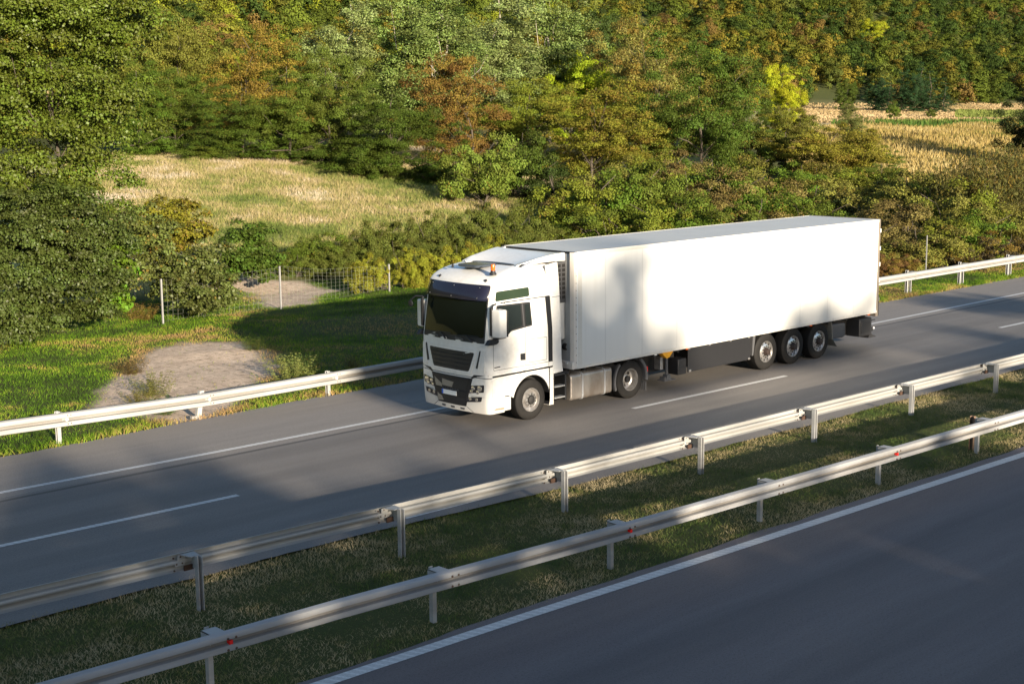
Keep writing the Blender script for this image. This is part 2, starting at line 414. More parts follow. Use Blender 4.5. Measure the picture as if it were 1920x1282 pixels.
nl = pw((-30, -9.25), (-14.7, -9.52), (-11.3, -9.58), (-7.5, -9.72), (-2.7, -9.86), (3.5, -10.06), (60, -11.9), (400, -19))
strip("road_marking", lambda x: nl(x)-.115, lambda x: nl(x)+.105, .005, LINEN)
dl = pw((-60, -.2), (-15, -.55), (-10.2, -.67), (1.3, -.78), (7.6, -.92), (20, -.93), (60, -1.6), (400, -8))
for a, b in ((-34.5, -28.3), (-16.6, -10.25), (1.28, 7.58), (19.8, 26.1), (38, 44.3), (56, 62), (74, 80)):
    strip("road_marking", lambda x: dl(x)-.075, lambda x: dl(x)+.075, .005, LINE, a, b, .3)

# ------------------------------------------------------------------ guard rails
def wbeam(b, yf, ztf, x0, x1, face, h=.28, depth=.085):
    """corrugated W section following yf(x), top edge ztf(x); face=+1 opens towards +y traffic"""
    prof = [(0, 0), (-.028, .020), (-.062, 1), (-.095, 1), (-.128, .25), (-.155, .0), (-.182, .25), (-.215, 1), (-.248, 1), (-.282, .02), (-.31, 0)]
    prof = [(.0, .0), (-.008, .55), (-.025, .95), (-.055, 1.06), (-.108, 1.02), (-.120, .10), (-.150, -.04), (-.182, .06), (-.196, .98), (-.25, 1.06), (-.285, .95), (-.302, .55), (-.31, 0)]
    xx = np.arange(x0, x1+.01, .5); m = len(prof); t = .006; vs = []; fs = []
    for x in xx:
        y = float(yf(x)); z = float(ztf(x))
        out = [(x, y+face*depth*p[1], z+p[0]*h/.31) for p in prof]; inn = [(x, y+face*(depth*p[1]-t), z+p[0]*h/.31) for p in prof]
        vs += out+inn[::-1]
    K = 2*m
    for i in range(len(xx)-1):
        for k in range(K): fs.append((i*K+k, i*K+(k+1) % K, (i+1)*K+(k+1) % K, (i+1)*K+k))
    b.add(vs, fs)
    D = [0, .1, .0, .0, .25, .75, 1, .75, .35, .0, .05, .2, .3] if face < 0 else [.1, 0, 0, .1, .25, .1, .1, .5, 1, .6, .1, .1, .3]  # crease shade painted along the profile, mixed with groove dirt
    b.dirt = (D[:m]+D[:m][::-1])*len(xx)  # per-vertex groove dirt and painted crease shade
def beam_obj(b, name, mat, parent, smooth=30):
    o = b.build(name, mat, parent, smooth=smooth, fix=False); a = o.data.attributes.new("grime_and_shade", 'FLOAT', 'POINT'); a.data.foreach_set("value", np.array(b.dirt, dtype=np.float32)); return o
def cpost(b, x, y, z0, z1, w=.10, d=.06, t=.008, open_x=-1):
    """sigma / C post: web across y, two flanges pointing along x"""
    b.box(x-t/2, x+t/2, y-w/2, y+w/2, z0, z1)
    for s in (-1, 1):
        ya = y+s*w/2; b.box(x, x+open_x*d, ya-(t if s > 0 else 0), ya+(0 if s > 0 else t), z0, z1)
# rail A: median, far side (its back faces us)
ra_y = pw((-40, -5.12), (-17.2, -5.50), (-10.3, -5.68), (-2.5, -5.78), (9.2, -5.93), (60, -6.8), (200, -9.5))
ra_z = pw((-40, .90), (-17, .868), (-10, .812), (-6, .768), (9, .74), (200, .735))
ga = empty("guard_rail", (0, -5.8, 0)); tag(ga, "pale steel guard rail between the truck's lanes and the median, its posts facing us", "guard rail", "steel guard rails beside the motorway")
b = MB(); wbeam(b, ra_y, ra_z, -40, 90, +1); beam_obj(b, "beam", GALV, ga)
AX = [-30.0, -26.0, -22.0, -18.15, -14.3, -10.44, -6.53, -2.55, 1.42, 5.44, 9.52, 13.5, 17.5, 21.5, 25.5, 29.5, 33.5, 37.5, 41.5, 45.5, 49.5]
for x in AX:
    y = float(ra_y(x)); zt = float(ra_z(x)); b = MB(); py = y-.29
    for s in (0, 1): b.box(x-.045+s*.07, x-.045+s*.07+.018, py-.05+(.0 if s else .01), py+.05, -.3, zt-.005-.015*s)
    b.box(x-.04, x+.04, py+.045, py+.053, -.3, zt-.01)
    b.build("post", POSTM, ga, bevel=.003, smooth=0)
    b = MB(); # spacer bracket, cap and lap plate
    b.prism([(x-.10, py+.05), (x-.05, py+.055), (x+.05, py+.055), (x+.09, y-.005), (x-.16, y-.005)], 'z', zt-.022, zt-.012)
    b.box(x-.20, x-.06, y-.012, y-.002, zt-.10, zt-.02); b.box(x-.24, x-.08, y-.010, y+.004, zt-.19, zt-.125)
    b.box(x+.045, x+.053, py-.01, y, zt-.26, zt-.02)
    b.build("spacer_bracket", POSTM if x < -12 else GALV, ga, smooth=0)
    b = MB()
    for dx, dz in ((-.27, .05), (-.15, .05), (-.22, .155), (-.12, .155), (-.26, .25)): b.lathe([(0, -.012), (.014, -.012), (.014, .004)], (x+dx, y-.006, zt-dz), 'y', 8)
    b.build_each("bolt", BOLT, ga); b = MB(); b.box(x-.10, x+.06, y-.03, y-.008, zt-.285, zt-.20); b.build("rusty_bracket", BOLT, ga, smooth=0)
# rail B: median, near side (front faces us)
rb_y = pw((-40, -8.3), (-18.1, -8.90), (-8.5, -9.17), (-1, -9.38), (4.8, -9.52), (60, -11.2), (200, -15))
rb_z = pw((-40, .93), (-14, .875), (-8.5, .80), (-4, .78), (4.8, .76), (200, .75))
gb = empty("guard_rail", (0, -9, 0)); tag(gb, "shaded steel guard rail nearest to us, with small red reflectors in its groove", "guard rail", "steel guard rails beside the motorway")
b = MB(); wbeam(b, rb_y, rb_z, -40, 90, -1); beam_obj(b, "beam", GALVD, gb)
BX = [-27.6, -23.65, -19.7, -15.9, -12.17, -8.42, -4.5, -.72, 3.05, 6.8, 10.6, 14.4, 18.2, 22, 26, 30, 34, 38]
for i, x in enumerate(BX):
    y = float(rb_y(x))+.0; zt = float(rb_z(x)); b = MB(); py = y+.28
    cpost(b, x, py, -.3, zt-.01, .085, .07, .009, 1); b.build("post", POSTM, gb, bevel=.003, smooth=0)
    b = MB(); b.prism([(x-.11, py-.06), (x-.11, y+.004), (x+.11, y+.004), (x+.11, py-.06)], 'z', zt-.012, zt-.002); b.box(x-.11, x-.10, y+.003, py-.06, zt-.22, zt-.002)
    b.build("spacer_bracket", POSTM, gb, smooth=0)
    b = MB()
    for dx in (.10, .22):
        for dz in (.085, .235): b.lathe([(0, -.014), (.017, -.014), (.020, .006)], (x+dx, y-.086, zt-dz), 'y', 8)
    b.build_each("bolt", BOLT, gb)
    if i % 2 == 1:
        b = MB(); b.box(x+.13, x+.185, y-.075, y-.012, zt-.185, zt-.125); b.build("reflector", REDM, gb, bevel=.004, smooth=0)
b = MB(); cpost(b, 3.30, -8.98, -.3, .73, .10, .08, .01, -1)
o = b.build("spare_post", m_flat("rusty_post", (.20, .13, .09), .6, .2), None, bevel=.003, smooth=0, org=(3.30, -8.98, 0)); tag(o, "rusty steel post standing just behind the nearest guard rail at the right", "post")
# rail C: hard shoulder on the far side
rc_y = pw((-40, 6.0), (200, 6.6)); rc_z = pw((-40, .8), (-12.1, .755), (-6.9, .63), (-1.7, .64), (10, .74), (23, .85), (30, .85), (200, .8))
gc = empty("guard_rail", (0, 6, 0)); tag(gc, "steel guard rail beyond the truck, along the grass verge of the hard shoulder", "guard rail", "steel guard rails beside the motorway")
b = MB(); wbeam(b, rc_y, rc_z, -40, 120, -1, .33); beam_obj(b, "beam", GALV, gc)
for x in [-38.0, -34, -30, -26, -22.2, -18.4, -14.5, -10.62, -6.85, -2.95, .9, 4.8, 8.7, 12.6, 16.8, 21.6, 26.0, 30.2, 34.4, 38.6, 43, 47, 51]:
    y = float(rc_y(x)); zt = float(rc_z(x)); b = MB()
    lean = .12 if abs(x+6.85) < .1 else 0
    if lean:
        for dx in (-.05, .05):
            b.add([(x+dx-.01-.16, y+.16, -.1), (x+dx+.01-.16, y+.16, -.1), (x+dx+.01, y+.2, zt+.03), (x+dx-.01, y+.2, zt+.03),
                   (x+dx-.01-.16, y+.26, -.1), (x+dx+.01-.16, y+.26, -.1), (x+dx+.01, y+.3, zt+.03), (x+dx-.01, y+.3, zt+.03)],
                  [(0, 1, 2, 3), (4, 7, 6, 5), (0, 4, 5, 1), (1, 5, 6, 2), (2, 6, 7, 3), (3, 7, 4, 0)])
        b.add([(x-.22, y+.15, -.1), (x-.1, y+.15, -.1), (x+.06, y+.19, zt+.03), (x-.06, y+.19, zt+.03)], [(0, 1, 2, 3)])
        b.box(x-.36, x-.22, y+.1, y+.22, .0, .07)
    else:
        cpost(b, x, y+.22, -.3, zt+(.0 if x < 0 else .06), .10, .09, .01, -1)
        if x > 14: cpost(b, x+.26, y+.22, -.3, zt-.05, .08, .05, .008, -1)
    b.build("post", GALV if lean else POSTM, gc, bevel=.003, smooth=0)
    b = MB(); b.box(x-.05, x+.3, y+.0, y+.2, zt-.01, zt+.002) if x > 14 else b.box(x-.04, x+.04, y+.0, y+.2, zt-.2, zt-.02)
    b.build("spacer_bracket", GALV, gc, smooth=0)
    b = MB()
    for dx in (.06, .14):
        for dz in (.06, .26): b.lathe([(0, -.012), (.012, -.012), (.014, .006)], (x+dx, y-.088, zt-dz), 'y', 8)
    b.build_each("bolt", BOLT, gc)
    if x < -2: b = MB(); b.box(x+.02, x+.08, y-.07, y-.015, zt-.19, zt-.13); b.build("reflector", PLATE, gc, smooth=0)

# ------------------------------------------------------------------ wire fence
fe = empty("wire_fence", (6, 21.5, 0)); tag(fe, "sagging wire mesh fence on thin white steel posts in front of the hedge", "fence")
FP = [(-5.4, 20.9, 1.65), (.56, 21.12, 1.62), (5.89, 21.5, 1.66), (12.04, 22.5, 1.15)]
for (x, y, h) in FP:
    b = MB(); z0 = float(terr(x, y)); b.box(x-.022, x+.022, y-.03, y-.02, z0-.2, z0+h); b.box(x-.03, x-.022, y-.02, y+.03, z0-.2, z0+h); b.box(x-.012, x+.012, y-.045, y-.03, z0+h*.5, z0+h*.5+.05)
    b.build("post", m_galv("fence_post_metal", (.26, .26, .26), (.20, .20, .20), .3) if x < -5 else bpy.data.materials["fence_post_metal"], fe, smooth=0)
FW = m_flat("fence_wire", (.24, .25, .20), .5, .3)
b = MB()
for (p, q) in ((FP[1], FP[2]), (FP[2], FP[3])):
    n = int(abs(q[0]-p[0])/.22)
    sag = lambda t, k: -.10*sin(pi*t)*(k/8)+.03*sin(9*t+k)
    for k in range(9):
        pts = []
        for i in range(n+1):
            t = i/n; x = p[0]+(q[0]-p[0])*t; y = p[1]+(q[1]-p[1])*t; h = p[2]+(q[2]-p[2])*t
            pts.append((x, y+.05*sin(7*t), .1+(h-.15)*k/8+sag(t, k)))
        b.tube(pts, .0032, 3, False)
    for i in range(n+1):
        t = i/n; x = p[0]+(q[0]-p[0])*t; y = p[1]+(q[1]-p[1])*t; h = p[2]+(q[2]-p[2])*t
        b.tube([(x, y+.05*sin(7*t), .1), (x+.02, y+.05*sin(7*t), .1+(h-.15)*.5+sag(t, 4)), (x, y+.05*sin(7*t), h-.05+sag(t, 8))], .0027, 3, False)
b.build("wire_mesh", FW, fe, smooth=0, fix=False)
# lone fence post and small pole at the right
for (px, py, h, lb) in ((1720, 520, 1.75, "thin grey steel post standing before the brown scrub at the right"), ):
    x, y, z, t = at(px, py); x, y = 31.2, 8.6; b = MB(); b.box(x-.02, x+.02, y-.02, y+.02, -.1, h+.1)
    o = b.build("fence_post", bpy.data.materials["fence_post_metal"], None, org=(x, y, 0), smooth=0); tag(o, lb, "post")

# ------------------------------------------------------------------ the truck
T = empty("articulated_truck", (5, 1.3, 0)); tag(T, "white articulated lorry with a plain refrigerated box trailer driving on the motorway", "truck")
YC = 1.3
def xf(z): return float(np.interp(z, [.25, .6, 1.2, 2.0, 2.12, 3.02, 3.42, 3.55, 3.68, 3.75], [-2.93, -2.985, -2.99, -2.97, -2.955, -2.82, -2.74, -2.60, -2.30, -1.9]))
def hw(z): return float(np.interp(z, [.25, 1.2, 2.2, 3.3, 3.5, 3.65, 3.74, 3.79], [1.20, 1.225, 1.225, 1.205, 1.17, 1.10, 1.0, .85]))
def cab_x(y, z):
    u = min(1, abs(y-YC)/hw(z)); x = xf(z)+.12*u*u
    if u > .9: t = (u-.9)/.1; x += .12*(1-sqrt(max(0, 1-t*t)))
    return x
def fs(y, z, off): # front surface, offset outwards
    return (cab_x(y, z)-off, y+(off*.35*(1 if y > YC else -1) if abs(y-YC) > .9 else 0), z)
def ns(x, z, off): return (x, YC-hw(z)-off, z)
def fsd(x, z, off): return (x, YC+hw(z)+off, z)
def loft(b, zs, xb, n=26, inset=None):
    rings = []
    for z in zs:
        h = hw(z); ring = []
        us = [-1+2*i/n for i in range(n+1)]
        us = sorted(set(us+[-.98, -.95, -.92, .92, .95, .98, -.995, .995]))
        for u in us: y = YC+u*h; ring.append((cab_x(y, z), y, z))
        back = xb if not callable(xb) else xb(z)
        for k in range(1, 6): ring.append((ring[len(us)-1][0]+(back-ring[len(us)-1][0])*k/5, YC+h, z))
        for k in range(1, 8): ring.append((back, YC+h-2*h*k/8, z))
        x0 = ring[0][0]
        for k in range(0, 5): ring.append((back+(x0-back)*k/5, YC-h, z))
        rings.append(ring)
    m = len(rings[0]); vs = [p for r in rings for p in r]; f = []
    for i in range(len(rings)-1):
        for k in range(m): f.append((i*m+k, i*m+(k+1) % m, (i+1)*m+(k+1) % m, (i+1)*m+k))
    f.append(tuple(range(m))[::-1]); f.append(tuple(range((len(rings)-1)*m, len(rings)*m)))
    b.add(vs, f)
b = MB(); loft(b, [1.22, 1.3, 1.5, 1.8, 2.05, 2.3, 2.6, 2.9, 3.1, 3.3, 3.4, 3.46, 3.52, 3.58, 3.64, 3.70, 3.735, 3.755], -.72)
cab = b.build("cab", WHITE, T, smooth=50)
# roof crown
# lower front: bumper shell
b = MB(); loft(b, [.34, .38, .5, .8, 1.0, 1.14, 1.20], -2.34)
bump = b.build("bumper", WHITE, T, smooth=50)
# grille
tr = lambda a, c, z0, z1, yc=YC: [(yc-a, z1), (yc+a, z1), (yc+c, z0), (yc-c, z0)]
b = MB(); b.patch(rounded(tr(.90, .69, 1.27, 1.87), .06), fs, .016, n=60); b.build("grille_frame", WHITE, T)
b = MB(); b.patch(rounded(tr(.815, .64, 1.335, 1.80), .05), fs, .019, n=60)
gr = b.build("grille", BLACKP, T)
b = MB()
for k in range(4): z = 1.41+k*.10; a = .66+.04*k; b.patch([(YC-a, z+.012), (YC+a, z+.012), (YC+a, z-.012), (YC-a, z-.012)], fs, .028, n=80, skirt=.01, rings=1)
b.build_each("grille_slat", BLACKP, T)
# windscreen with its black surround and lower panel
b = MB(); b.patch(rounded(tr(1.085, 1.10, 2.035, 3.10), .04), fs, .004, rings=8, n=80); b.build("windscreen_surround", BLACKP, T)
b = MB(); b.patch(rounded(tr(1.05, 1.06, 2.17, 3.05), .05), fs, .010, rings=8, n=80); ws = b.build("windscreen", GLASS, T, smooth=80)
for y0, dy in ((1.72, -.26), (.80, -.30)):
    b = MB(); P = lambda y, z, o=.05: fs(y, z, o)
    b.tube([P(y0-.28, 2.055), P(y0-.20, 2.11), P(y0-.02, 2.19, .03)], [.022, .02, .011], 6)
    b.tube([P(y0+.32, 2.155, .022), P(y0-.02, 2.19, .022), P(y0-.42, 2.195, .022)], .009, 5)
    b.build("wiper", BLACKP, T)
    b = MB(); b.patch(rounded([(y0+.34, 2.125), (y0+.05, 2.105), (y0+.05, 2.065), (y0+.34, 2.085)], .02), fs, .022, n=24); b.build("wiper_cover", MGREY, T)
# sun visor: smoked, curved blade in front of the header
def vis(y, z, off):
    x = cab_x(y, 3.05)-.02-.13*min(1, (3.43-z)/.25) if z < 3.43 else cab_x(y, 3.43)
    x = xf(3.42)+.12*((y-YC)/1.2)**2+(.10*max(0, (abs(y-YC)/1.13-.88)/.12)**2)-.035-.16*sin(min(1, (3.42-z)/.36)*1.4)
    return (x-off, y, z)
b = MB(); b.patch(rounded(tr(1.10, 1.115, 3.04, 3.40), .05), vis, .0, rings=6, skirt=.012, n=80); b.build("sun_visor", VISM, T, smooth=70)
b = MB()
for y in (.45, 1.3, 2.15):
    for z in (3.10, 3.34): q = vis(y, z, .003); b.lathe([(0, -.006), (.010, -.004), (.012, .004)], q, 'x', 8)
b.build_each("visor_bolt", ALLOY, T)
# front lower air intake
b = MB(); b.patch(rounded(tr(.73, .50, .47, 1.175), .03), fs, .008, n=60); b.build("air_intake", DGREY, T)
b = MB(); b.patch(tr(.62, .52, .86, 1.10), fs, .011, n=50); b.patch(tr(.52, .45, .51, .68), fs, .011, n=50); b.build("intake_recess", BLACKP, T)
b = MB(); b.patch(tr(.69, .60, 1.12, 1.165), fs, .035, n=50); b.patch(tr(.62, .57, .70, .83), fs, .03, n=50)
b.build("intake_bar", DGREY, T, bevel=.008)
b = MB(); b.patch([(1.92, 1.07), (1.62, .93), (1.62, .86), (1.86, .86)], fs, .016, n=20); b.patch([(1.60, 1.06), (1.18, 1.02), (1.24, .89), (1.60, .90)], fs, .020, n=20)
b.patch([(1.80, .69), (1.62, .62), (1.58, .53), (1.80, .50)], fs, .016, n=20)
b.build("radiator_plate", m_flat("warm_grey_metal", (.30, .28, .25), .45, .4), T)
b = MB()
for k in range(7):
    y = .98+.09*k; b.patch([(y, .835), (y+.05, .865), (y+.07, .835)], fs, .034, n=6)
b.build_each("bar_tooth", MGREY, T)
b = MB(); b.patch([(YC-.24, .81), (YC+.29, .81), (YC+.29, .70), (YC-.24, .70)], fs, .044, skirt=.02, n=20, rings=1); pl = b.build("number_plate", PLATE, T, smooth=0)
b = MB(); b.patch([(YC+.235, .81), (YC+.29, .81), (YC+.29, .70), (YC+.235, .70)], fs, .047, skirt=.006, n=8, rings=1); o = b.build("plate_band", BLUE, T, smooth=0)
# skirt lip with towing slots and seams
b = MB()
for y in (1.61, 1.27, .93): b.patch(rounded([(y-.075, .425), (y+.075, .425), (y+.065, .375), (y-.065, .375)], .012), fs, .004, n=16)
b.build_each("towing_slot", MGREY, T)
b = MB()
for s in (-1, 1):
    for (a, z1, c, z2) in ((.53, .465, .72, .345), (.74, 1.175, .50, .47)):
        p = (YC+s*a, z1); q = (YC+s*c, z2); d = .010
        b.patch([(p[0]-d, p[1]), (p[0]+d, p[1]), (q[0]+d, q[1]), (q[0]-d, q[1])], fs, .003, skirt=.01, n=16, rings=1)
    b.patch([(YC+s*.70, .745), (YC+s*1.19, .765), (YC+s*1.19, .757), (YC+s*.70, .737)], fs, .003, skirt=.01, n=24, rings=1)
    b.patch([(YC+s*.70, 1.19), (YC+s*.79, 1.27), (YC+s*1.19, 1.29), (YC+s*1.19, 1.262), (YC+s*.80, 1.24), (YC+s*.74, 1.17)], fs, .003, skirt=.01, n=30, rings=1)
b.build_each("panel_seam", BLACKP, T)
# headlamps, fog lamps, corner deflectors
for s in (-1, 1):
    def m2(P): return [(YC+s*(p[0]-0), p[1]) for p in P]
    b = MB(); b.patch(rounded(m2([(.60, .99), (1.10, 1.055), (1.085, .875), (.57, .80)]), .03), fs, .006, n=40); hl = b.build("headlight", LAMPD, T)
    b = MB()
    for (a, z, r) in ((.76, .945, .06), (.96, .955, .075), (.70, .855, .045), (.90, .865, .05)):
        q = fs(YC+s*a, z, .004); b.lathe([(r, .012), (r*.95, -.012), (r*.5, -.016), (0, -.018)], q, 'x', 18)
    o = b.build("lens", LENS, T); o.parent = hl; o.location = (0, 0, 0)
    b = MB(); b.patch(rounded(m2([(.52, .70), (1.03, .755), (1.0, .64), (.53, .58)]), .03), fs, .006, n=40); fg = b.build("fog_light", LAMPD, T)
    b = MB()
    for a in (.66, .86): b.lathe([(.045, .01), (.042, -.012), (0, -.016)], fs(YC+s*a, .675, .004), 'x', 16)
    o = b.build("lens", LENS, T); o.parent = fg; o.location = (0, 0, 0)
    b = MB(); b.patch(rounded(m2([(.99, 1.86), (.965, 1.86), (.86, 1.44), (.94, 1.42)]), .01), fs, .018, n=40); b.build("air_slit", BLACKP, T)
    b = MB(); b.patch(rounded(m2([(1.02, 1.90), (1.12, 1.86), (1.12, 1.32), (.90, 1.36)]), .03), fs, .02, n=40); b.build("corner_deflector", WHITE, T)
# lower cab sides: wheel arches
for s in (-1, 1):
    sf = (lambda x, z, off: ns(x, z, off)) if s < 0 else (lambda x, z, off: fsd(x, z, off))
    yo = YC+s*1.225; yi = YC+s*.80
    cx, cz, R = -1.45, .50, .63
    arc = [(cx+R*cos(radians(a)), cz+R*sin(radians(a))) for a in range(166, -19, -8)]
    poly = [(-2.74, 1.26), (-2.74, .76), (-2.22, .73)]+arc+[(-.86, .29), (-.70, .29), (-.70, 1.26)]
    b = MB()
    top = [(p[0], 1.26) for p in arc]
    for i in range(len(arc)-1):
        q = [arc[i], arc[i+1], top[i+1], top[i]]; b.prism(q, 'y', yo, yi)
    b.prism([(-2.74, 1.26), (-2.74, .76), (-2.22, .73), arc[0], (arc[0][0], 1.26)], 'y', yo, yi)
    b.prism([(arc[-1][0], 1.26), arc[-1], (-.86, .29), (-.70, .29), (-.70, 1.26)], 'y', yo, yi)
    b.build("wheel_arch", WHITE, T, smooth=30, fix=False)
    b = MB(); b.prism([(-2.765, .72), (-2.765, .36), (-2.13, .37), (-2.13, .70)], 'y', yo-s*.01, yi); b.build("bumper_corner", WHITE, T, bevel=.02)
    b = MB(); b.prism(rounded([(-2.70, .43), (-2.62, .47), (-2.34, .46), (-2.38, .41)], .015), 'y', yo-s*.008, yo-s*.03); b.build("step_slot", m_flat("tan_step", (.28, .22, .16), .5), T, smooth=0)
    b = MB(); b.prism([(-2.74, .755), (-2.74, .725), (-2.16, .705), (-2.16, .735)], 'y', yo-s*.02, yi); b.build("bumper_gap", BLACKP, T, smooth=0)
    b = MB()
    rim_in = [(cx+(R-.02)*cos(radians(a)), cz+(R-.02)*sin(radians(a))) for a in range(166, -19, -8)]
    for i in range(len(arc)-1): b.prism([arc[i], arc[i+1], rim_in[i+1], rim_in[i]], 'y', yo-s*.012, yi-s*.5)
    b.box(-2.1, -.8, yi-s*.02, yi-s*.04, .3, 1.2)
    b.build("arch_liner", BLACKP, T, smooth=0)
    # panel seams
    b = MB()
    def seam(pts, w=.010):
        for p, q in zip(pts[:-1], pts[1:]):
            d = Vector((q[0]-p[0], q[1]-p[1])); n = Vector((-d.y, d.x)).normalized()*w/2
            k = max(1, int(d.length/.3))
            for i in range(k):
                a = Vector(p)+d*(i/k); c = Vector(p)+d*((i+1)/k)
                vs = [sf(a.x+n.x, a.y+n.y, .0025), sf(a.x-n.x, a.y-n.y, .0025), sf(c.x-n.x, c.y-n.y, .0025), sf(c.x+n.x, c.y+n.y, .0025)]
                b.add(vs, [(0, 1, 2, 3)])
    seam([(-2.68, 3.0), (-2.70, 2.0), (-2.70, 1.40)]); seam([(-2.70, 1.39), (-1.66, 1.385), (-.72, 1.375)])
    seam([(-1.645, 2.30), (-1.645, 1.39)]); seam([(-1.53, 2.0), (-.93, 2.0), (-.93, 1.44), (-1.53, 1.44), (-1.53, 2.0)])
    a2 = [(-1.45+.79*cos(radians(a)), .5+.81*sin(radians(a))) for a in range(162, 78, -6)]
    seam([(-2.21, .745)]+a2+[(-1.3, 1.36)]); seam([(-.86, 1.37), (-.86, .99)]); seam([(-2.70, 1.22), (-2.25, 1.22)], .006)
    b.build("door_seam", DGREY, T, smooth=0, fix=False)
    b = MB(); b.patch([(-2.45, 2.995), (-.82, 3.005), (-.82, 2.982), (-2.45, 2.968)], sf, .006, skirt=.01, rings=1); b.build("rain_gutter", BLACKP, T, smooth=0)
    b = MB(); b.patch([(-.965, 2.985), (-.80, 2.99), (-.735, 2.2), (-.73, 1.38), (-.87, 1.38), (-.885, 2.2)], sf, .006, skirt=.012, n=24, rings=2); b.build("black_strip", DGREY, T, smooth=0)
    b = MB(); b.patch(rounded([(-2.58, 3.255), (-1.51, 3.275), (-1.49, 3.05), (-2.61, 3.025)], .05), sf, .005, skirt=.015, n=40); b.build("upper_window", TINT, T)
    b = MB(); b.patch(rounded([(-2.58, 2.93), (-1.47, 2.915), (-1.41, 2.33), (-1.70, 2.31), (-2.12, 2.27), (-2.30, 2.12), (-2.62, 2.12)], .04), sf, .004, skirt=.012, n=60); sw = b.build("side_window_frame", BLACKP, T)
    b = MB(); b.patch(rounded([(-2.54, 2.89), (-1.80, 2.88), (-1.76, 2.36), (-2.10, 2.31), (-2.27, 2.18), (-2.56, 2.18)], .03), sf, .010, skirt=.01, n=40); b.build("side_window", SIDEG, T)
    b = MB(); b.patch(rounded([(-1.66, 2.87), (-1.51, 2.87), (-1.45, 2.37), (-1.63, 2.36)], .03), sf, .010, skirt=.01, n=24); b.build("side_window", SIDEG, T)
    b = MB(); b.patch([(-1.76, 2.89), (-1.73, 2.89), (-1.68, 2.34), (-1.71, 2.34)], sf, .014, skirt=.01, n=16, rings=1); b.build("window_pillar", MGREY, T)
    b = MB(); b.patch(rounded([(-1.82, 1.69), (-1.66, 1.69), (-1.66, 1.52), (-1.82, 1.53)], .02), sf, .004, n=20); dh = b.build("door_handle", BLACKP, T)
    b = MB(); b.patch(rounded([(-2.69, 1.47), (-2.49, 1.475), (-2.49, 1.45), (-2.67, 1.445)], .008), sf, .008, n=20); b.build("side_badge", BLACKP, T)
    b = MB(); q = sf(-2.31, 2.965, .004); b.lathe([(0, -.004), (.015, -.003), (.017, .006)], q, 'y', 8); b.build("side_lamp", BLACKP, T)
    # mirrors
    my = YC+s*1.225
    b = MB()
    hx0, hx1 = -2.80, -2.52
    b.prism(rounded([(hx0, my+s*.03), (hx0+.06, my+s*.30), (hx1-.02, my+s*.33), (hx1, my+s*.05)], .06, 5), 'z', 2.20, 2.86)
    mh = b.build("mirror", WHITE, T, bevel=.03, smooth=50, seg=3)
    b = MB(); b.box(hx1-.012, hx1+.018, my+s*.05, my+s*.32, 2.215, 2.845)
    o = b.build("mirror_back", BLACKP, T, bevel=.01); o.parent = mh; o.location = (0, 0, 0)
    b = MB(); b.prism(rounded([(hx0-.012, 2.24), (hx0-.012, 2.90), (hx0+.05, 2.93), (hx0+.05, 2.22)], .015), 'y', my+s*.0, my+s*.06)
    b.tube([(hx0+.02, my+s*.05, 2.90), (hx0+.10, my+s*.02, 2.96), (hx0+.22, my-s*.02, 2.965)], .022, 8)
    b.prism(rounded([(-2.96, 2.03), (-2.86, 2.14), (-2.62, 2.17), (-2.60, 2.07), (-2.66, 2.03)], .02), 'y', my+s*.09, my-s*.03)
    b.tube([(-2.70, my+s*.06, 2.12), (-2.64, my+s*.16, 2.22)], .03, 8)
    b.build("mirror_arm", BLACKP, T, bevel=.006)
    # side fairings behind the cab
    b = MB(); fy = YC+s*1.205
    b.prism([(-.80, 3.0), (-.93, 3.74), (-.52, 3.80), (-.47, 3.4), (-.44, 2.95), (-.40, 2.2), (-.38, 1.4), (-.33, 1.06), (-.69, 1.04), (-.71, 2.2)], 'y', fy, fy-s*.045)
    b.build("side_fairing", WHITE, T, bevel=.02, smooth=40)
    b = MB(); b.box(-.80, -.45, fy+s*.001, fy-s*.03, 2.945, 2.957); b.build("fairing_seam", DGREY, T, smooth=0)
# black frame mirror on the far front corner
b = MB(); b.tube([(-2.86, 2.42, 2.98), (-3.0, 2.55, 2.99), (-3.05, 2.68, 2.88)], .018, 6); b.lathe([(0, .03), (.07, .02), (.09, 0), (.07, -.02), (0, -.03)], (-3.05, 2.68, 2.80), 'x', 14); b.build("kerb_mirror", DGREY, T)
# roof kit
b = MB(); b.prism(rounded([(-2.42, .93), (-2.42, 1.67), (-1.72, 1.67), (-1.72, .93)], .12), 'z', 3.735, 3.80); b.build("roof_hatch", m_flat("hatch_smoked", (.05, .06, .075), .15, 0, .1, 3), T, bevel=.025, smooth=50)
b = MB()
vs = []; fc = []; nU, nV = 12, 14
for j in range(nV+1):
    v = j/nV
    for i in range(nU+1):
        u = i/nU; w = .92+.26*v; y = YC+(2*u-1)*w; x = -1.42+1.12*v-.22*(abs(2*u-1)**3)*(1-v)
        z = 3.755+.235*sin(v*1.35)+.02*(abs(2*u-1)**2); vs.append((x, y, z))
K = nU+1; M = len(vs); vs += [(p[0]+.0, p[1], p[2]-.035) for p in vs]
for j in range(nV):
    for i in range(nU): a = j*K+i; fc += [(a, a+1, a+K+1, a+K), (M+a, M+a+K, M+a+K+1, M+a+1)]
for i in range(nU): fc += [(i, M+i, M+i+1, i+1), (nV*K+i, nV*K+i+1, M+nV*K+i+1, M+nV*K+i)]
for j in range(nV): fc += [(j*K, (j+1)*K, M+(j+1)*K, M+j*K), (j*K+nU, M+j*K+nU, M+(j+1)*K+nU, (j+1)*K+nU)]
b.add(vs, fc); b.build("roof_spoiler", WHITE, T, smooth=50)
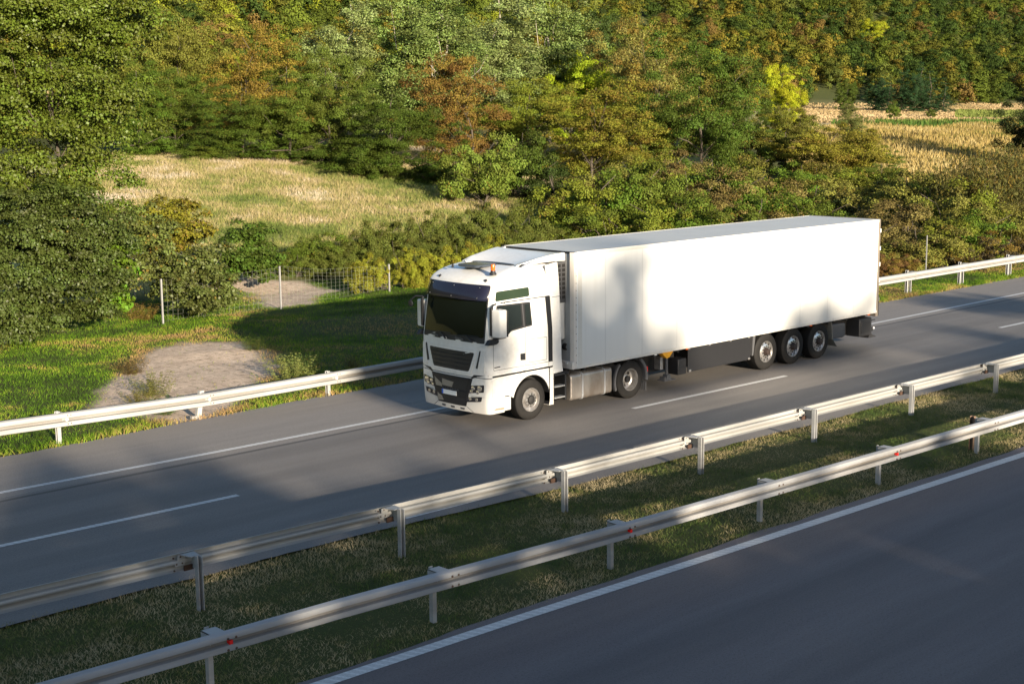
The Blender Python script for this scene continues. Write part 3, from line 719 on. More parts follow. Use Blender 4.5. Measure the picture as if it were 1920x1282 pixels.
for s in (-1, 1):
    b = MB(); y = YC+s*1.14
    b.prism([(-1.62, 3.745), (-1.3, 3.85), (-.9, 3.93), (-.5, 3.985), (-.17, 4.0), (-.17, 3.78), (-.5, 3.80), (-1.05, 3.80)], 'y', y, y-s*.14)
    b.build("spoiler_cheek", WHITE, T, bevel=.05, smooth=60, seg=4)
    b = MB(); b.prism([(-1.72, 3.70), (-1.5, 3.80), (-1.42, 3.80), (-1.58, 3.70)], 'y', y-s*.15, y-s*.22); b.build("spoiler_strut", BLACKP, T)
b = MB(); b.box(-1.60, -1.18, .60, 2.0, 3.70, 3.775); b.build("spoiler_gap", BLACKP, T)
bx, by, bz = -2.42, .36, 3.655
b = MB(); b.lathe([(0, .075), (.055, .075), (.062, .03), (.085, 0), (.085, -.03), (0, -.03)], (bx, by, bz), 'z', 20); bc = b.build("beacon", BLACKP, T)
b = MB(); b.lathe([(.05, .075), (.053, .10), (.053, .20), (.045, .22), (0, .222)], (bx, by, bz), 'z', 20); b.lathe([(.054, .115), (.058, .12), (.054, .125)], (bx, by, bz), 'z', 20); o = b.build("beacon_lens", AMBER, T, smooth=40); o.parent = bc; o.location = (0, 0, 0)
b = MB()
for y in (.42, 2.05): q = fs(y, 3.49, .012); b.lathe([(0, -.022), (.03, -.016), (.045, .02)], q, 'x', 12)
b.build_each("marker_lamp", LAMPD, T)
b = MB(); b.prism([(-2.46, 3.70), (-2.40, 3.70), (-2.415, 3.79), (-2.44, 3.79)], 'y', 1.78, 1.81); b.tube([(-2.36, 1.42, 3.70), (-2.34, 1.42, 3.87)], .006, 5); b.build("aerial", BLACKP, T)

# wheels
def wheel(x, z, r, w, s, kind, yo):
    """s=-1 near side; yo = y of the outer tyre wall"""
    e = empty("wheel", (x, yo, z), T); i = -s   # i points inwards
    b = MB(); prof = [(r*.58, .035), (r*.60, .0), (r*.72, -.012), (r*.86, -.006), (r*.95, .012), (r*.995, .035), (r, .06), (r, w-.06), (r*.96, w-.02), (r*.8, w), (r*.58, w-.03)]
    b.lathe([(p, i*q) for p, q in prof], (x, yo, z), 'y', 48)
    for k in range(4): g0 = .08+k*(w-.16)/3; b.lathe([(r+.0015, i*(g0-.006)), (r+.0015, i*(g0+.006))], (x, yo, z), 'y', 48)
    b.build("tyre", RUBBER, e, smooth=35)
    b = MB(); R = r*.585
    if kind == 'front':
        prof = [(R, .03), (R*1.0, .0), (R*.95, .0), (R*.93, .05), (R*.86, .12), (R*.70, .10), (R*.62, .03), (R*.60, .0), (R*.42, -.004), (R*.40, .02)]
    elif kind == 'drive':
        prof = [(R, .03), (R, .0), (R*.95, .0), (R*.92, .06), (R*.86, .17), (R*.70, .20), (R*.42, .20), (R*.40, .15), (R*.22, .13), (0, .13)]
    else:
        prof = [(R, .03), (R, .0), (R*.95, .0), (R*.93, .03), (R*.90, .06), (R*.72, .045), (R*.60, .02), (R*.40, .015), (R*.38, .03)]
    b.lathe([(p, i*q) for p, q in prof], (x, yo, z), 'y', 40)
    b.build("rim", ALLOY if kind != 'drive' else STEELRIM, e, smooth=30)
    b = MB()
    if kind == 'front': b.lathe([(R*.40, i*.02), (R*.34, -i*.03), (R*.2, -i*.045), (0, -i*.05)], (x, yo, z), 'y', 24)
    elif kind == 'trail': b.lathe([(R*.38, i*.03), (R*.32, -i*.05), (R*.26, -i*.09), (0, -i*.10)], (x, yo, z), 'y', 24)
    b.build("hub", CHASSIS if kind != 'trail' else m_flat("rusty_hub", (.05, .035, .03), .5, .3), e, smooth=40) if b.v else None
    b = MB()
    for k in range(10):
        a = 2*pi*k/10+.2; rr = R*.51
        if kind == 'drive':
            rr = R*.62; b.lathe([(0, i*.19), (.045 if k % 2 else .014, i*.19)], (x+rr*cos(a), yo, z+rr*sin(a)), 'y', 12)
        else:
            b.lathe([(0, -i*.012), (.016, -i*.010), (.018, i*.02)], (x+rr*cos(a), yo, z+rr*sin(a)), 'y', 8)
            if kind == 'trail':
                rr = R*.80; b.add(*_oval(x+rr*cos(a), yo+i*.045, z+rr*sin(a), .038, .026, a, i))
    b.build_each("wheel_nut", CHASSIS, e)
def _oval(x, y, z, ra, rb, a, i):
    vs = [(x, y-i*.006, z)]; n = 12
    for k in range(n):
        t = 2*pi*k/n; u = rb*cos(t); v = ra*sin(t); vs.append((x+u*cos(a)-v*sin(a), y-i*.002, z+u*sin(a)+v*cos(a)))
    return vs, [(0, 1+k, 1+(k+1) % n) for k in range(n)]
for s in (-1, 1):
    o = 1.17
    wheel(-1.42, .50, .50, .32, s, 'front', YC+s*o); wheel(2.20, .50, .50, .32, s, 'drive', YC+s*o)
    wheel(2.20, .50, .50, .28, s, 'trail', YC+s*(o-.36))
    for k in range(3): wheel(7.97+1.31*k, .53, .53, .38, s, 'trail', YC+s*1.24)
# tractor chassis, tank, steps, mudguards
b = MB(); b.box(-2.2, 3.5, .85, 1.05, .62, .92); b.box(-2.2, 3.5, 1.55, 1.75, .62, .92); b.box(-2.3, -.6, .4, 2.2, .75, 1.2)
b.box(1.6, 2.8, .9, 1.7, .35, .65); b.tube([(-1.42, .2, .5), (-1.42, 2.4, .5)], .07, 8); b.tube([(2.2, .2, .5), (2.2, 2.4, .5)], .09, 8); b.box(1.2, 3.0, .75, 1.85, .98, 1.10)
b.box(-.6, .0, .2, 2.4, .95, 1.05); b.build("chassis", CHASSIS, T, smooth=0)
for s in (-1, 1):
    yo = YC+s*1.19; yi = YC+s*.62
    b = MB()
    sec = rounded([(yo, .26), (yo, .93), (yi, .93), (yi, .26)], .10, 5); b.prism(sec, 'x', -.05, 1.47)
    tk = b.build("fuel_tank", TANKM, T, bevel=.03, smooth=40)
    for sx in (.34, 1.16):
        b = MB(); se = rounded([(yo+s*.012, .245), (yo+s*.012, .945), (yi, .945), (yi, .245)], .11, 5); b.prism(se, 'x', sx, sx+.055)
        o = b.build("tank_strap", GALVD, T, smooth=40); o.parent = tk; o.location = (0, 0, 0)
    b = MB(); b.lathe([(.07, 0), (.07, .04), (.05, .05), (0, .05)], (.66, YC+s*.95, .925), 'z', 16); o = b.build("filler_cap", DGREY, T); o.parent = tk; o.location = (0, 0, 0)
    b = MB()
    b.box(-.68, -.64, yo, yi, .33, 1.02); b.box(-.26, -.20, yo, yi, .33, 1.02); b.box(-.68, -.12, yo+s*.0, yi, .97, 1.03); b.box(-.64, -.26, yi+s*.2, yi+s*.17, .33, .97)
    b.build("step_frame", BLACKP, T, bevel=.008, smooth=0)
    for z in (.42, .70): b = MB(); b.box(-.635, -.265, yo+s*.01, yo-s*.16, z-.015, z+.015); b.build("step", m_flat("step_tread", (.42, .42, .42), .5, .4) if z < .5 and s < 0 else bpy.data.materials["step_tread"], T, bevel=.004, smooth=0)
    # drive mudguard
    for (a0, a1) in ((200, 128), (52, -12)):
        b = MB(); Rr = .60; P = [(2.2+Rr*cos(radians(a)), .5+Rr*sin(radians(a))) for a in range(a0, a1, -6)]; Q = [(2.2+(Rr-.02)*cos(radians(a)), .5+(Rr-.02)*sin(radians(a))) for a in range(a0, a1, -6)]
        for i in range(len(P)-1): b.prism([P[i], P[i+1], Q[i+1], Q[i]], 'y', yo, yo-s*.62)
        P2 = [(2.2+(Rr+.0)*cos(radians(a)), .5+Rr*sin(radians(a))) for a in range(a0, a1, -6)]; Q2 = [(2.2+(Rr+.055)*cos(radians(a)), .5+(Rr+.055)*sin(radians(a))) for a in range(a0, a1, -6)]
        for i in range(len(P)-1): b.prism([P2[i], P2[i+1], Q2[i+1], Q2[i]], 'y', yo+s*.01, yo-s*.05)
        b.build("mudguard", MGREY, T, smooth=40, fix=False)
    b = MB()
    for k in range(7): b.box(2.775, 2.80, yo+s*.0-s*.07*k, yo-s*.035-s*.07*k, .13, .38)
    b.build("mud_flap", MGREY, T, smooth=0)
    b = MB(); b.box(2.80, 2.86, yo+s*.005, yo-s*.25, .58, .76); b.build("tail_light", REDM, T, bevel=.01)
# ------------------------------------------------------------------ trailer box
L = 13.6; ZB = 1.11; ZT = 4.0; W2 = 2.6
b = MB(); b.box(.05, L-.02, 0.0, W2, ZB, ZT-.03); b.build("trailer_box", TRAIL, T, bevel=.012)
b = MB(); b.box(-.0, L, .02, W2-.02, ZT-.029, ZT); b.build("trailer_roof", ROOFM, T, bevel=.012)
b = MB()
for y in (0.0, W2):
    s = -1 if y == 0 else 1
    b.box(.05, L, y+s*.010, y-s*.012, ZT-.09, ZT+.004)       # top rail
    b.box(.05, L, y+s*.012, y-s*.02, ZB-.03, ZB+.05)          # bottom rail
    b.box(0.10, .24, y+s*.006, y-s*.02, ZB+.02, ZT-.08)
b.build("side_rail", TRIM, T, bevel=.004, smooth=0)
b = MB()
for y in (0.0, W2):
    s = -1 if y == 0 else 1
    b.prism(rounded([(-.07, y-s*.13), (-.035, y+s*.008), (.055, y+s*.010), (.055, y-s*.14)], .02), 'z', ZB-.02, ZT-.01)
b.build("front_post", m_flat("dusty_white_trim", (.66, .61, .56), .45, 0, .12, 6), T, bevel=.004, smooth=30)
b = MB()
for k in range(16): b.lathe([(0, -.018), (.009, -.014), (.009, 0)], (.02, -.008, 1.25+.18*k), 'y', 6)
b.build_each("rivet", DGREY, T)
b = MB(); b.box(-.03, .05, .02, W2-.02, ZB, ZT-.05); b.build("bulkhead", m_flat("bulkhead_grey", (.42, .43, .43), .45, .1, .15, 2), T, smooth=0)
b = MB(); b.box(-.10, .04, .0, W2, ZB-.03, ZB+.16); b.build("front_sill", bpy.data.materials["dusty_white_trim"], T, bevel=.015, smooth=0)
b = MB(); b.box(-.115, -.10, .16, .24, 1.20, 1.25); b.build("front_marker_lamp", PLATE, T)
b = MB(); b.box(-.02, 0.01, .0, W2, 3.93, 4.004); b.build("roof_front_edge", BLACKP, T, smooth=0)
# rear frame, doors and lock rods
RF = m_flat("rear_frame_metal", (.33, .28, .23), .4, .5, .2, 3)
b = MB(); b.box(L-.02, L+.07, -.012, .10, ZB-.08, ZT+.01); b.box(L-.02, L+.07, W2-.10, W2+.012, ZB-.08, ZT+.01); b.box(L-.02, L+.07, .10, W2-.10, ZT-.12, ZT+.01); b.box(L-.05, L+.09, .0, W2, ZB-.14, ZB-.02)
b.build("rear_frame", RF, T, bevel=.006, smooth=0)
for y in (.11, 1.305): b = MB(); b.box(L+.0, L+.065, y, y+1.18, ZB+.0, ZT-.13); b.build("rear_door", TRAIL, T, bevel=.01)
b = MB()
for z in (1.5, 2.1, 2.6, 3.1, 3.65): b.box(L+.06, L+.12, -.005, .12, z-.06, z+.06)
b.build_each("door_hinge", PLATE, T)
b = MB()
for y in (.35, 1.15, 1.45, 2.25): b.tube([(L+.10, y, ZB-.02), (L+.10, y, ZT-.12)], .016, 6)
b.build_each("lock_rod", ALLOY, T)
b = MB(); b.box(L+.075, L+.10, -.012, .03, ZB-.12, 1.62); b.build("rear_bumper_strip", BLACKP, T, smooth=0)
# refrigeration unit
b = MB(); b.box(-.36, -.03, .31, 2.29, 1.80, 3.80); b.build("cooling_unit", m_flat("unit_white", (.66, .65, .62), .4, 0, .06), T, bevel=.05, smooth=40)
b = MB(); b.box(-.34, -.035, .297, .32, 2.74, 3.78); vent = b.build("vent_panel", MGREY, T, smooth=0)
b = MB()
for k in range(8):
    z = 2.84+k*.112
    for x in (-.31, -.155): b.box(x, x+.10, .290, .303, z, z+.078)
o = b.build("vent_hole", CHASSIS, T, smooth=0); o.parent = vent; o.location = (0, 0, 0)
b = MB(); b.lathe([(.05, .06), (.085, .05), (.09, 0), (.085, -.05), (.05, -.06)], (-.02, .32, 1.62), 'y', 18, True); b.build("air_coupling", CHASSIS, T)
b = MB(); b.lathe([(.045, -.12), (.05, 0), (.045, .12)], (-.22, .40, 1.38), 'z', 10); b.tube([(-.5, .6, 1.5), (-.3, .5, 1.3), (-.15, .55, 1.5)], .03, 8); b.build("air_hose", m_flat("rusty_orange_hose", (.30, .09, .03), .5), T)
# underside
b = MB(); b.box(.3, L-.15, .72, .84, .86, 1.09); b.box(.3, L-.15, 1.76, 1.88, .86, 1.09)
for k in range(3): b.tube([(7.97+1.31*k, .25, .53), (7.97+1.31*k, 2.35, .53)], .065, 8); b.box(7.5+1.31*k, 8.3+1.31*k, .7, .95, .45, .9); b.box(7.5+1.31*k, 8.3+1.31*k, 1.65, 1.9, .45, .9)
for x in range(1, 14): b.box(x, x+.06, .05, W2-.05, 1.0, 1.09)
b.box(2.9, 4.5, .6, 2.1, .45, 1.0); b.box(4.6, 7.1, .5, 2.1, .45, .9); b.box(12.0, 12.7, .5, 2.1, .42, .95)
b.build("trailer_chassis", CHASSIS, T, smooth=0)
for s in (-1, 1):
    yo = YC+s*1.27
    b = MB(); b.box(4.42, 7.17, yo, yo-s*.03, .41, 1.075); sp = b.build("side_guard_panel", DGREY, T, bevel=.006, smooth=0)
    b = MB()
    for x, z in ((4.5, .44), (7.12, .44), (4.45, 1.06), (5.34, 1.065), (6.26, 1.065), (7.1, 1.065)): b.box(x-.04, x+.04, yo+s*.015, yo-s*.02, z-.03, z+.03)
    o = b.build("panel_clip", ALLOY, T, bevel=.006, smooth=0); o.parent = sp; o.location = (0, 0, 0)
    b = MB(); b.prism([(7.27, .50), (7.33, .50), (7.42, 1.07), (7.30, 1.07)], 'y', yo-s*.01, yo-s*.3); b.build("front_flap", MGREY, T, smooth=0)
    b = MB(); b.box(4.05, 4.40, yo-s*.04, yo-s*.4, .37, .80); b.build("tool_box", DGREY, T, bevel=.02)
    b = MB(); b.tube([(3.66, yo-s*.12, 1.02), (3.66, yo-s*.12, .42)], .045, 8); b.box(3.46, 3.90, yo-s*.0, yo-s*.28, .28, .305); b.prism([(3.56, .30), (3.80, .30), (3.72, .45), (3.62, .45)], 'y', yo-s*.04, yo-s*.20); b.box(3.48, 3.52, yo-s*.02, yo-s*.2, .30, .40)
    lg = b.build("landing_leg", MGREY, T, bevel=.006, smooth=0)
    b = MB(); b.prism([(3.36, 1.07), (3.88, 1.07), (3.70, .90), (3.60, .88)], 'y', yo-s*.05, yo-s*.22); o = b.build("leg_bracket", YEL, T, bevel=.01, smooth=0); o.parent = lg; o.location = (0, 0, 0)
    b = MB(); b.prism(rounded([(3.38, .60), (3.38, .93), (3.47, .93), (3.50, .60)], .02), 'y', yo-s*.1, yo-s*.3); b.build("air_tank_end", ALLOY, T)
    for x in (3.10, 4.53-.13, 10.15, 13.25): b = MB(); b.box(x-.05, x+.05, yo-s*.01, yo-s*.05, 1.03, 1.075); b.build("side_marker_lamp", AMBER if x > 3.5 else PLATE, T, bevel=.008)
    b = MB(); b.prism(rounded([(11.30, .50), (11.30, .96), (11.97, .93), (11.99, .56), (11.9, .49)], .05), 'y', yo-s*.03, yo-s*.42); b.build("rear_tool_box", MGREY, T, bevel=.03, smooth=40)
    b = MB(); b.box(12.72, 13.40, yo-s*.0, yo-s*.5, .40, .96); bb = b.build("battery_box", BLACKP, T, bevel=.03, smooth=40)
    b = MB(); b.box(12.82, 13.30, yo+s*.012, yo-s*.01, .50, .86); o = b.build("box_lid", DGREY, T, bevel=.01); o.parent = bb; o.location = (0, 0, 0)
    b = MB(); b.add([(11.20, yo-s*.02, 1.05), (11.26, yo-s*.4, 1.05), (11.30, yo-s*.4, .5), (11.28, yo-s*.02, .5), (11.22, yo-s*.02, 1.05), (11.28, yo-s*.4, 1.05), (11.32, yo-s*.4, .5), (11.31, yo-s*.02, .5)],
        [(0, 1, 2, 3), (7, 6, 5, 4), (0, 3, 7, 4), (1, 5, 6, 2)]); b.add([(11.28, yo-s*.0, .5), (11.30, yo-s*.42, .5), (11.52, yo-s*.42, .26), (11.48, yo+s*.02, .26)], [(0, 1, 2, 3), (3, 2, 1, 0)])
    b.build("rear_mud_flap", m_flat("dusty_rubber", (.22, .20, .17), .7) if s < 0 else bpy.data.materials["dusty_rubber"], T, smooth=0, fix=False)
    b = MB(); b.prism([(13.40, .55), (13.50, .40), (13.78, .30), (13.30, .30)], 'y', yo-s*.05, yo-s*.45); b.build("rear_flap", BLACKP, T, smooth=0)
    b = MB(); b.tube([(13.42, yo-s*.1, .74), (13.55, yo-s*.1, .84), (13.72, yo-s*.1, .84)], .02, 6); b.box(13.40, 13.50, yo-s*.02, yo-s*.12, .50, .64); b.build("lamp_cable", BLACKP, T)
    b = MB(); b.lathe([(0, -.03), (.03, -.025), (.035, 0)], (13.55, yo-s*.03, .60), 'y', 10); b.build("rear_marker_lamp", PLATE, T)
b = MB(); b.box(13.36, 13.44, .25, 2.35, .55, .72); b.build("underrun_bar", GALVD, T, bevel=.01, smooth=0)
b = MB()
for y in (.08, 2.0): b.box(13.36, 13.43, y, y+.5, .72, .88)
b.build_each("rear_lamp_cluster", REDM, T)

# ------------------------------------------------------------------ foliage
def m_leaf(name, trans=.28, gloss=.42, spec=.35, useobj=True):
    m = N(name); oi = m.n("ObjectInfo"); lv = m.attr("lv").outputs["Fac"]; la = m.attr("la").outputs["Fac"]
    base = m.mix(1.0, oi.outputs["Color"], (.98, .98, .72), "MULTIPLY")
    hs = m.n("HueSaturation"); m.l(base, hs.inputs["Color"])
    m.l(m.math('ADD', m.math('MULTIPLY', lv, .05), .475), hs.inputs["Hue"]); m.l(m.math('ADD', m.math('MULTIPLY', lv, 1.0), .50), hs.inputs["Value"]); hs.inputs["Saturation"].default_value = 1.0
    aut = m.math('LESS_THAN', la, oi.outputs["Alpha"])
    c = m.mix(aut, hs.outputs[0], m.mix(lv, (.13, .075, .016), (.19, .15, .026)))
    m.set(c, gloss, spec=spec)
    tr = m.n("BsdfTranslucent"); m.l(m.mix(.4, c, (.20, .24, .02), 'MULTIPLY') if 0 else c, tr.inputs[0]); mx = m.n("MixShader"); mx.inputs[0].default_value = trans
    m.l(m.p.outputs[0], mx.inputs[1]); m.l(tr.outputs[0], mx.inputs[2]); m.l(mx.outputs[0], m.out.inputs[0]); return m.m
LEAF = m_leaf("leaf", .12, .6, .12); LEAFG = m_leaf("glossy_leaf", .16, .5, .28)
BARK = m_flat("bark", (.085, .07, .055), .85, 0, .35, 8, .2); BARKP = m_flat("pale_bark", (.34, .31, .26), .85, 0, .3, 8, .2)

def unit(r, n):
    v = r.normal(size=(n, 3)); return v/np.linalg.norm(v, axis=1, keepdims=True)
def leaves(r, C, NRM, ls, asp=.8):
    """one pointed, slightly cupped quad for each centre and normal"""
    n = len(C); t = unit(r, n); t = t-(t*NRM).sum(1, keepdims=True)*NRM; t /= np.linalg.norm(t, axis=1, keepdims=True)+1e-9; bt = np.cross(NRM, t)
    l = ls*r.uniform(.6, 1.35, (n, 1)); w = l*asp*.5; l = l*.5
    V = np.stack([C-t*l-bt*w*.45, C-t*l*.55+bt*w+NRM*w*.3, C+t*l+bt*w*.4, C+t*l*.6-bt*w+NRM*w*.3], 1)
    return V.reshape(-1, 3), np.arange(4*n).reshape(-1, 4)
def clumps(r, blobs, nc, flat=0, lo=.55, core=0):
    """clump centres through the outer part of a set of ellipsoids (cx,cy,cz,rx,ry,rz)"""
    B = np.array(blobs, float); wgt = (B[:, 3]*B[:, 4]+B[:, 3]*B[:, 5]+B[:, 4]*B[:, 5]); k = r.choice(len(B), nc, p=wgt/wgt.sum())
    u = unit(r, nc); rad = r.uniform(lo**2, 1, nc)**.5*r.uniform(.84, 1.22, nc)
    if core: rad = np.where(r.random(nc) < core, r.uniform(.2, .55, nc), rad)
    return B[k, :3]+u*B[k, 3:]*rad[:, None], u
def foliage(r, C, U, cr, per, ls, flat=.7, up=.5, out=.7, rnd_=.8, drop=.0, asp=.8, uw=.35):
    n = len(C)*per; ci = np.repeat(np.arange(len(C)), per); d = unit(r, n); d[:, 2] = np.where(d[:, 2] < -.25, -d[:, 2]*.7, d[:, 2])
    R = cr*r.uniform(.55, 1.4, len(C))[ci]*(r.uniform(.1, 1, n)**.5)*np.where(r.random(n) < .12, 1.35, 1.0)
    P = C[ci]+d*R[:, None]*np.array([1, 1, flat]); P[:, 2] -= drop*R
    Nn = d*out+U[ci]*uw+np.array([0, 0, up])+unit(r, n)*rnd_; Nn /= np.linalg.norm(Nn, axis=1, keepdims=True)
    V, F = leaves(r, P, Nn, ls, asp)
    cl = r.random(len(C))[ci]; lv = np.clip(.5*cl+.5*r.random(n), 0, 1); la = np.clip(.65*r.random(len(C))[ci]+.35*r.random(n), 0, 1)
    return V, F, lv, la
def limb_mesh(r, C, base, top, r0, nl, n=6, wob=.25):
    b = MB(); base = Vector(base); top = Vector(top); K = 7
    pts = [base+(top-base)*(i/K)+Vector((r.normal()*wob*(i/K), r.normal()*wob*(i/K), 0)) for i in range(K+1)]
    b.tube(pts, [r0*(1.25 if i == 0 else 1-.80*i/K) for i in range(K+1)], n)
    idx = r.choice(len(C), min(nl, len(C)), replace=False)
    for j in idx:
        q = Vector(C[j]); hh = min(max((q.z-base.z)*.55/(max(.1, top.z-base.z)), .12), .92); p = base+(top-base)*hh
        kk = int(hh*K); p = pts[kk]*(1-(hh*K-kk))+pts[min(K, kk+1)]*(hh*K-kk)
        L = (q-p).length; m1 = p+(q-p)*.4+Vector((0, 0, -.04*L))+Vector(r.normal(size=3))*.06*L; m2 = p+(q-p)*.75+Vector(r.normal(size=3))*.05*L
        rr = r0*.38*(1-.5*hh); b.tube([p, m1, m2, q], [rr, rr*.65, rr*.4, rr*.15], 5, False)
    return b
PROTO = {}
def proto(kind, seed):
    """crown and trunk mesh of a tree that is 1 unit = 1 m at height H, width Wd"""
    key = (kind, seed)
    if key in PROTO: return PROTO[key]
    r = np.random.default_rng(seed*77+len(kind)*13+ord(kind[0]))
    if kind == 'acacia':      # layered, fine leaves
        H, Wd = 10, 8; bl = [(r.normal()*1.6, r.normal()*1.6, z, R, R, 1.0) for z, R in ((2.0, 2.9), (3.4, 3.2), (4.8, 3.1), (6.0, 2.8), (7.2, 2.3), (8.3, 1.7), (9.1, .9))]+[(0, 0, .9, 2.6, 2.6, .8)]+[(2.3*cos(a), 2.3*sin(a), r.uniform(1.5, 6.5), 1.6, 1.6, .8) for a in r.uniform(0, 6.28, 7)]
        bl = [(a, b, c, d, e, f*1.5) for a, b, c, d, e, f in bl]
        C, U = clumps(r, bl, 215, lo=.8, core=.3); C = C*np.array([1.28, 1.28, .88]); V, F, lv, la = foliage(r, C, U, .80, 400, .10, .75, .40, .7, .85, .1, .7); tr = (.16, 8, BARK)
    elif kind == 'broad':
        H, Wd = 10, 8; bl = [(r.normal()*1.2, r.normal()*1.2, z, R, R, R*.8) for z, R in ((1.3, 2.5), (2.8, 2.8), (4.6, 3.0), (6.4, 2.7), (8.0, 1.9))]+[(2.4*cos(a), 2.4*sin(a), r.uniform(3, 7), 1.5, 1.5, 1.3) for a in r.uniform(0, 6.28, 6)]
        C, U = clumps(r, bl, 190, lo=.8, core=.3); C = C*np.array([1.28, 1.28, .88]); V, F, lv, la = foliage(r, C, U, .78, 400, .105, .85, .25, .75, .85, .05); tr = (.16, 8, BARK)
    elif kind == 'poplar':
        H, Wd = 14, 7; bl = [(r.normal()*.7, r.normal()*.7, z, R, R, 1.9) for z, R in ((1.8, 2.2), (3.5, 2.4), (5.5, 2.9), (7.6, 2.8), (9.6, 2.4), (11.4, 1.8), (12.8, 1.0))]+[(2.2*cos(a), 2.2*sin(a), r.uniform(4, 10), 1.1, 1.1, 1.9) for a in r.uniform(0, 6.28, 7)]
        C, U = clumps(r, bl, 190, lo=.75, core=.3); V, F, lv, la = foliage(r, C, U, .68, 300, .112, 1.3, .2, .75, .9, -.1); tr = (.14, 16, BARKP)
    elif kind == 'sparse':
        H, Wd = 10, 8; bl = [(r.normal()*1.2, r.normal()*1.2, z, R, R, R*.8) for z, R in ((1.5, 2.3), (3.2, 2.8), (5.4, 3.0), (7.4, 2.4), (8.9, 1.4))]
        C, U = clumps(r, bl, 240, lo=.7, core=.3); C = C*np.array([1.28, 1.28, .88]); V, F, lv, la = foliage(r, C, U, .64, 220, .097, .95, .25, .7, .9, 0); tr = (.11, 30, BARK)
    elif kind == 'bush':      # dome of leaves down to the ground
        H, Wd = 3, 4; bl = [(r.normal()*.6, r.normal()*.6, .9, 1.5, 1.5, 1.0), (r.normal()*.6, r.normal()*.6, 1.7, 1.1, 1.1, .9)]+[(1.2*cos(a), 1.2*sin(a), r.uniform(.5, 1.3), .8, .8, .7) for a in r.uniform(0, 6.28, 6)]
        C, U = clumps(r, bl, 85, lo=.78, core=.28); V, F, lv, la = foliage(r, C, U, .35, 300, .064, .95, .25, .75, .85, .1); tr = (.06, 24, BARK)
    elif kind == 'reed':      # tall upright shoots
        H, Wd = 4, 4; nn = 80; x0 = r.normal(size=(nn, 2))*.8; hh = r.uniform(2.2, 4, nn); C = []
        for i in range(nn):
            for t in np.linspace(.1, 1, 9): C.append((x0[i, 0]*(1+.35*t), x0[i, 1]*(1+.35*t), hh[i]*t))
        C = np.array(C); U = unit(r, len(C)); V, F, lv, la = foliage(r, C, U, .17, 16, .13, 1.7, .1, .5, .9, 0, .3); tr = (.03, 50, BARK)
    elif kind == 'weed':      # loose feathery stems
        H, Wd = 1, 1; nn = 46; a = r.uniform(0, 6.28, nn); rr = r.uniform(.05, .5, nn); hh = r.uniform(.45, 1, nn); C = []
        for i in range(nn):
            for t in np.linspace(.15, 1, 8): C.append((rr[i]*cos(a[i])*(.5+.6*t), rr[i]*sin(a[i])*(.5+.6*t), hh[i]*t))
        C = np.array(C); U = unit(r, len(C)); V, F, lv, la = foliage(r, C, U, .055, 12, .032, 1.3, .2, .5, .9, 0, .4); tr = (.008, 30, BARK)
    elif kind == 'spruce':
        H, Wd = 9, 5; bl = [(0, 0, z, R, R, .5) for z, R in zip(np.linspace(.8, 8.6, 12), np.linspace(2.4, .25, 12))]
        C, U = clumps(r, bl, 200, lo=.5); V, F, lv, la = foliage(r, C, U, .48, 52, .17, .6, .5, .6, .8, .5, .35); tr = (.16, 6, BARK)
    elif kind == 'hill':      # far crowns
        H, Wd = 7, 7; bl = [(r.normal()*.7, r.normal()*.7, z, R, R, R*.75) for z, R in ((2.2, 2.6), (4.0, 2.7), (5.5, 1.8))]+[(2.0*cos(a), 2.0*sin(a), r.uniform(2, 4.6), 1.3, 1.3, 1.1) for a in r.uniform(0, 6.28, 5)]
        C, U = clumps(r, bl, 56, lo=.8, core=.25); V, F, lv, la = foliage(r, C, U, .80, 230, .16, .85, .25, .9, .6, .05, uw=.4); lv = .3+.4*lv; tr = (.17, 5, BARK)
    elif kind == 'far':
        H, Wd = 7, 7; bl = [(r.normal()*.6, r.normal()*.6, z, R, R, R*.75) for z, R in ((2.4, 2.7), (4.4, 2.5), (5.6, 1.6))]
        C, U = clumps(r, bl, 34, lo=.85, core=.2); V, F, lv, la = foliage(r, C, U, 1.1, 64, .32, .85, .25, .9, .4, .05, uw=.4); lv = .3+.4*lv; tr = (.17, 0, BARK)
    z0 = V[:, 2].min(); H = float(V[:, 2].max()); Wd = float(np.percentile(V[:, 0], 99)-np.percentile(V[:, 0], 1))
    me = np_mesh("crown_mesh", V, F, LEAFG if kind in ('poplar', ) else LEAF, attrs={"lv": ('FACE', 'FLOAT', lv), "la": ('FACE', 'FLOAT', la)})
    cm = me.data; bpy.data.objects.remove(me)
    tb = limb_mesh(r, C, (0, 0, -.6), (r.normal()*.2, r.normal()*.2, H*.86), tr[0], tr[1])
    to = tb.build("trunk_mesh", tr[2], None, smooth=0, fix=False); tm = to.data; bpy.data.objects.remove(to)
    PROTO[key] = (cm, tm, H, Wd, (V, F, lv, la)); return PROTO[key]
def plant(kind, seed, loc, h, w, col, aut=0.0, label=None, cat="tree", group=None, name="tree", parts=True, rot=None):
    cm, tm, H, Wd, _ = proto(kind, seed)
    sc = (w/Wd, w/Wd, h/H); rz = rnd.uniform(0, 6.28) if rot is None else rot
    if parts:
        e = bpy.data.objects.new(name, None); COL.objects.link(e); e.location = loc; e.rotation_euler = (0, 0, rz); e.scale = sc
        c = bpy.data.objects.new("crown" if cat == "tree" else "foliage", cm); COL.objects.link(c); c.parent = e; c.color = (*col, aut)
        t = bpy.data.objects.new("trunk" if cat == "tree" else "stem", tm); COL.objects.link(t); t.parent = e
    else:
        e = bpy.data.objects.new(name, cm); COL.objects.link(e); e.location = loc; e.rotation_euler = (0, 0, rz); e.scale = sc; e.color = (*col, aut)
    tag(e, label, cat, group); return e
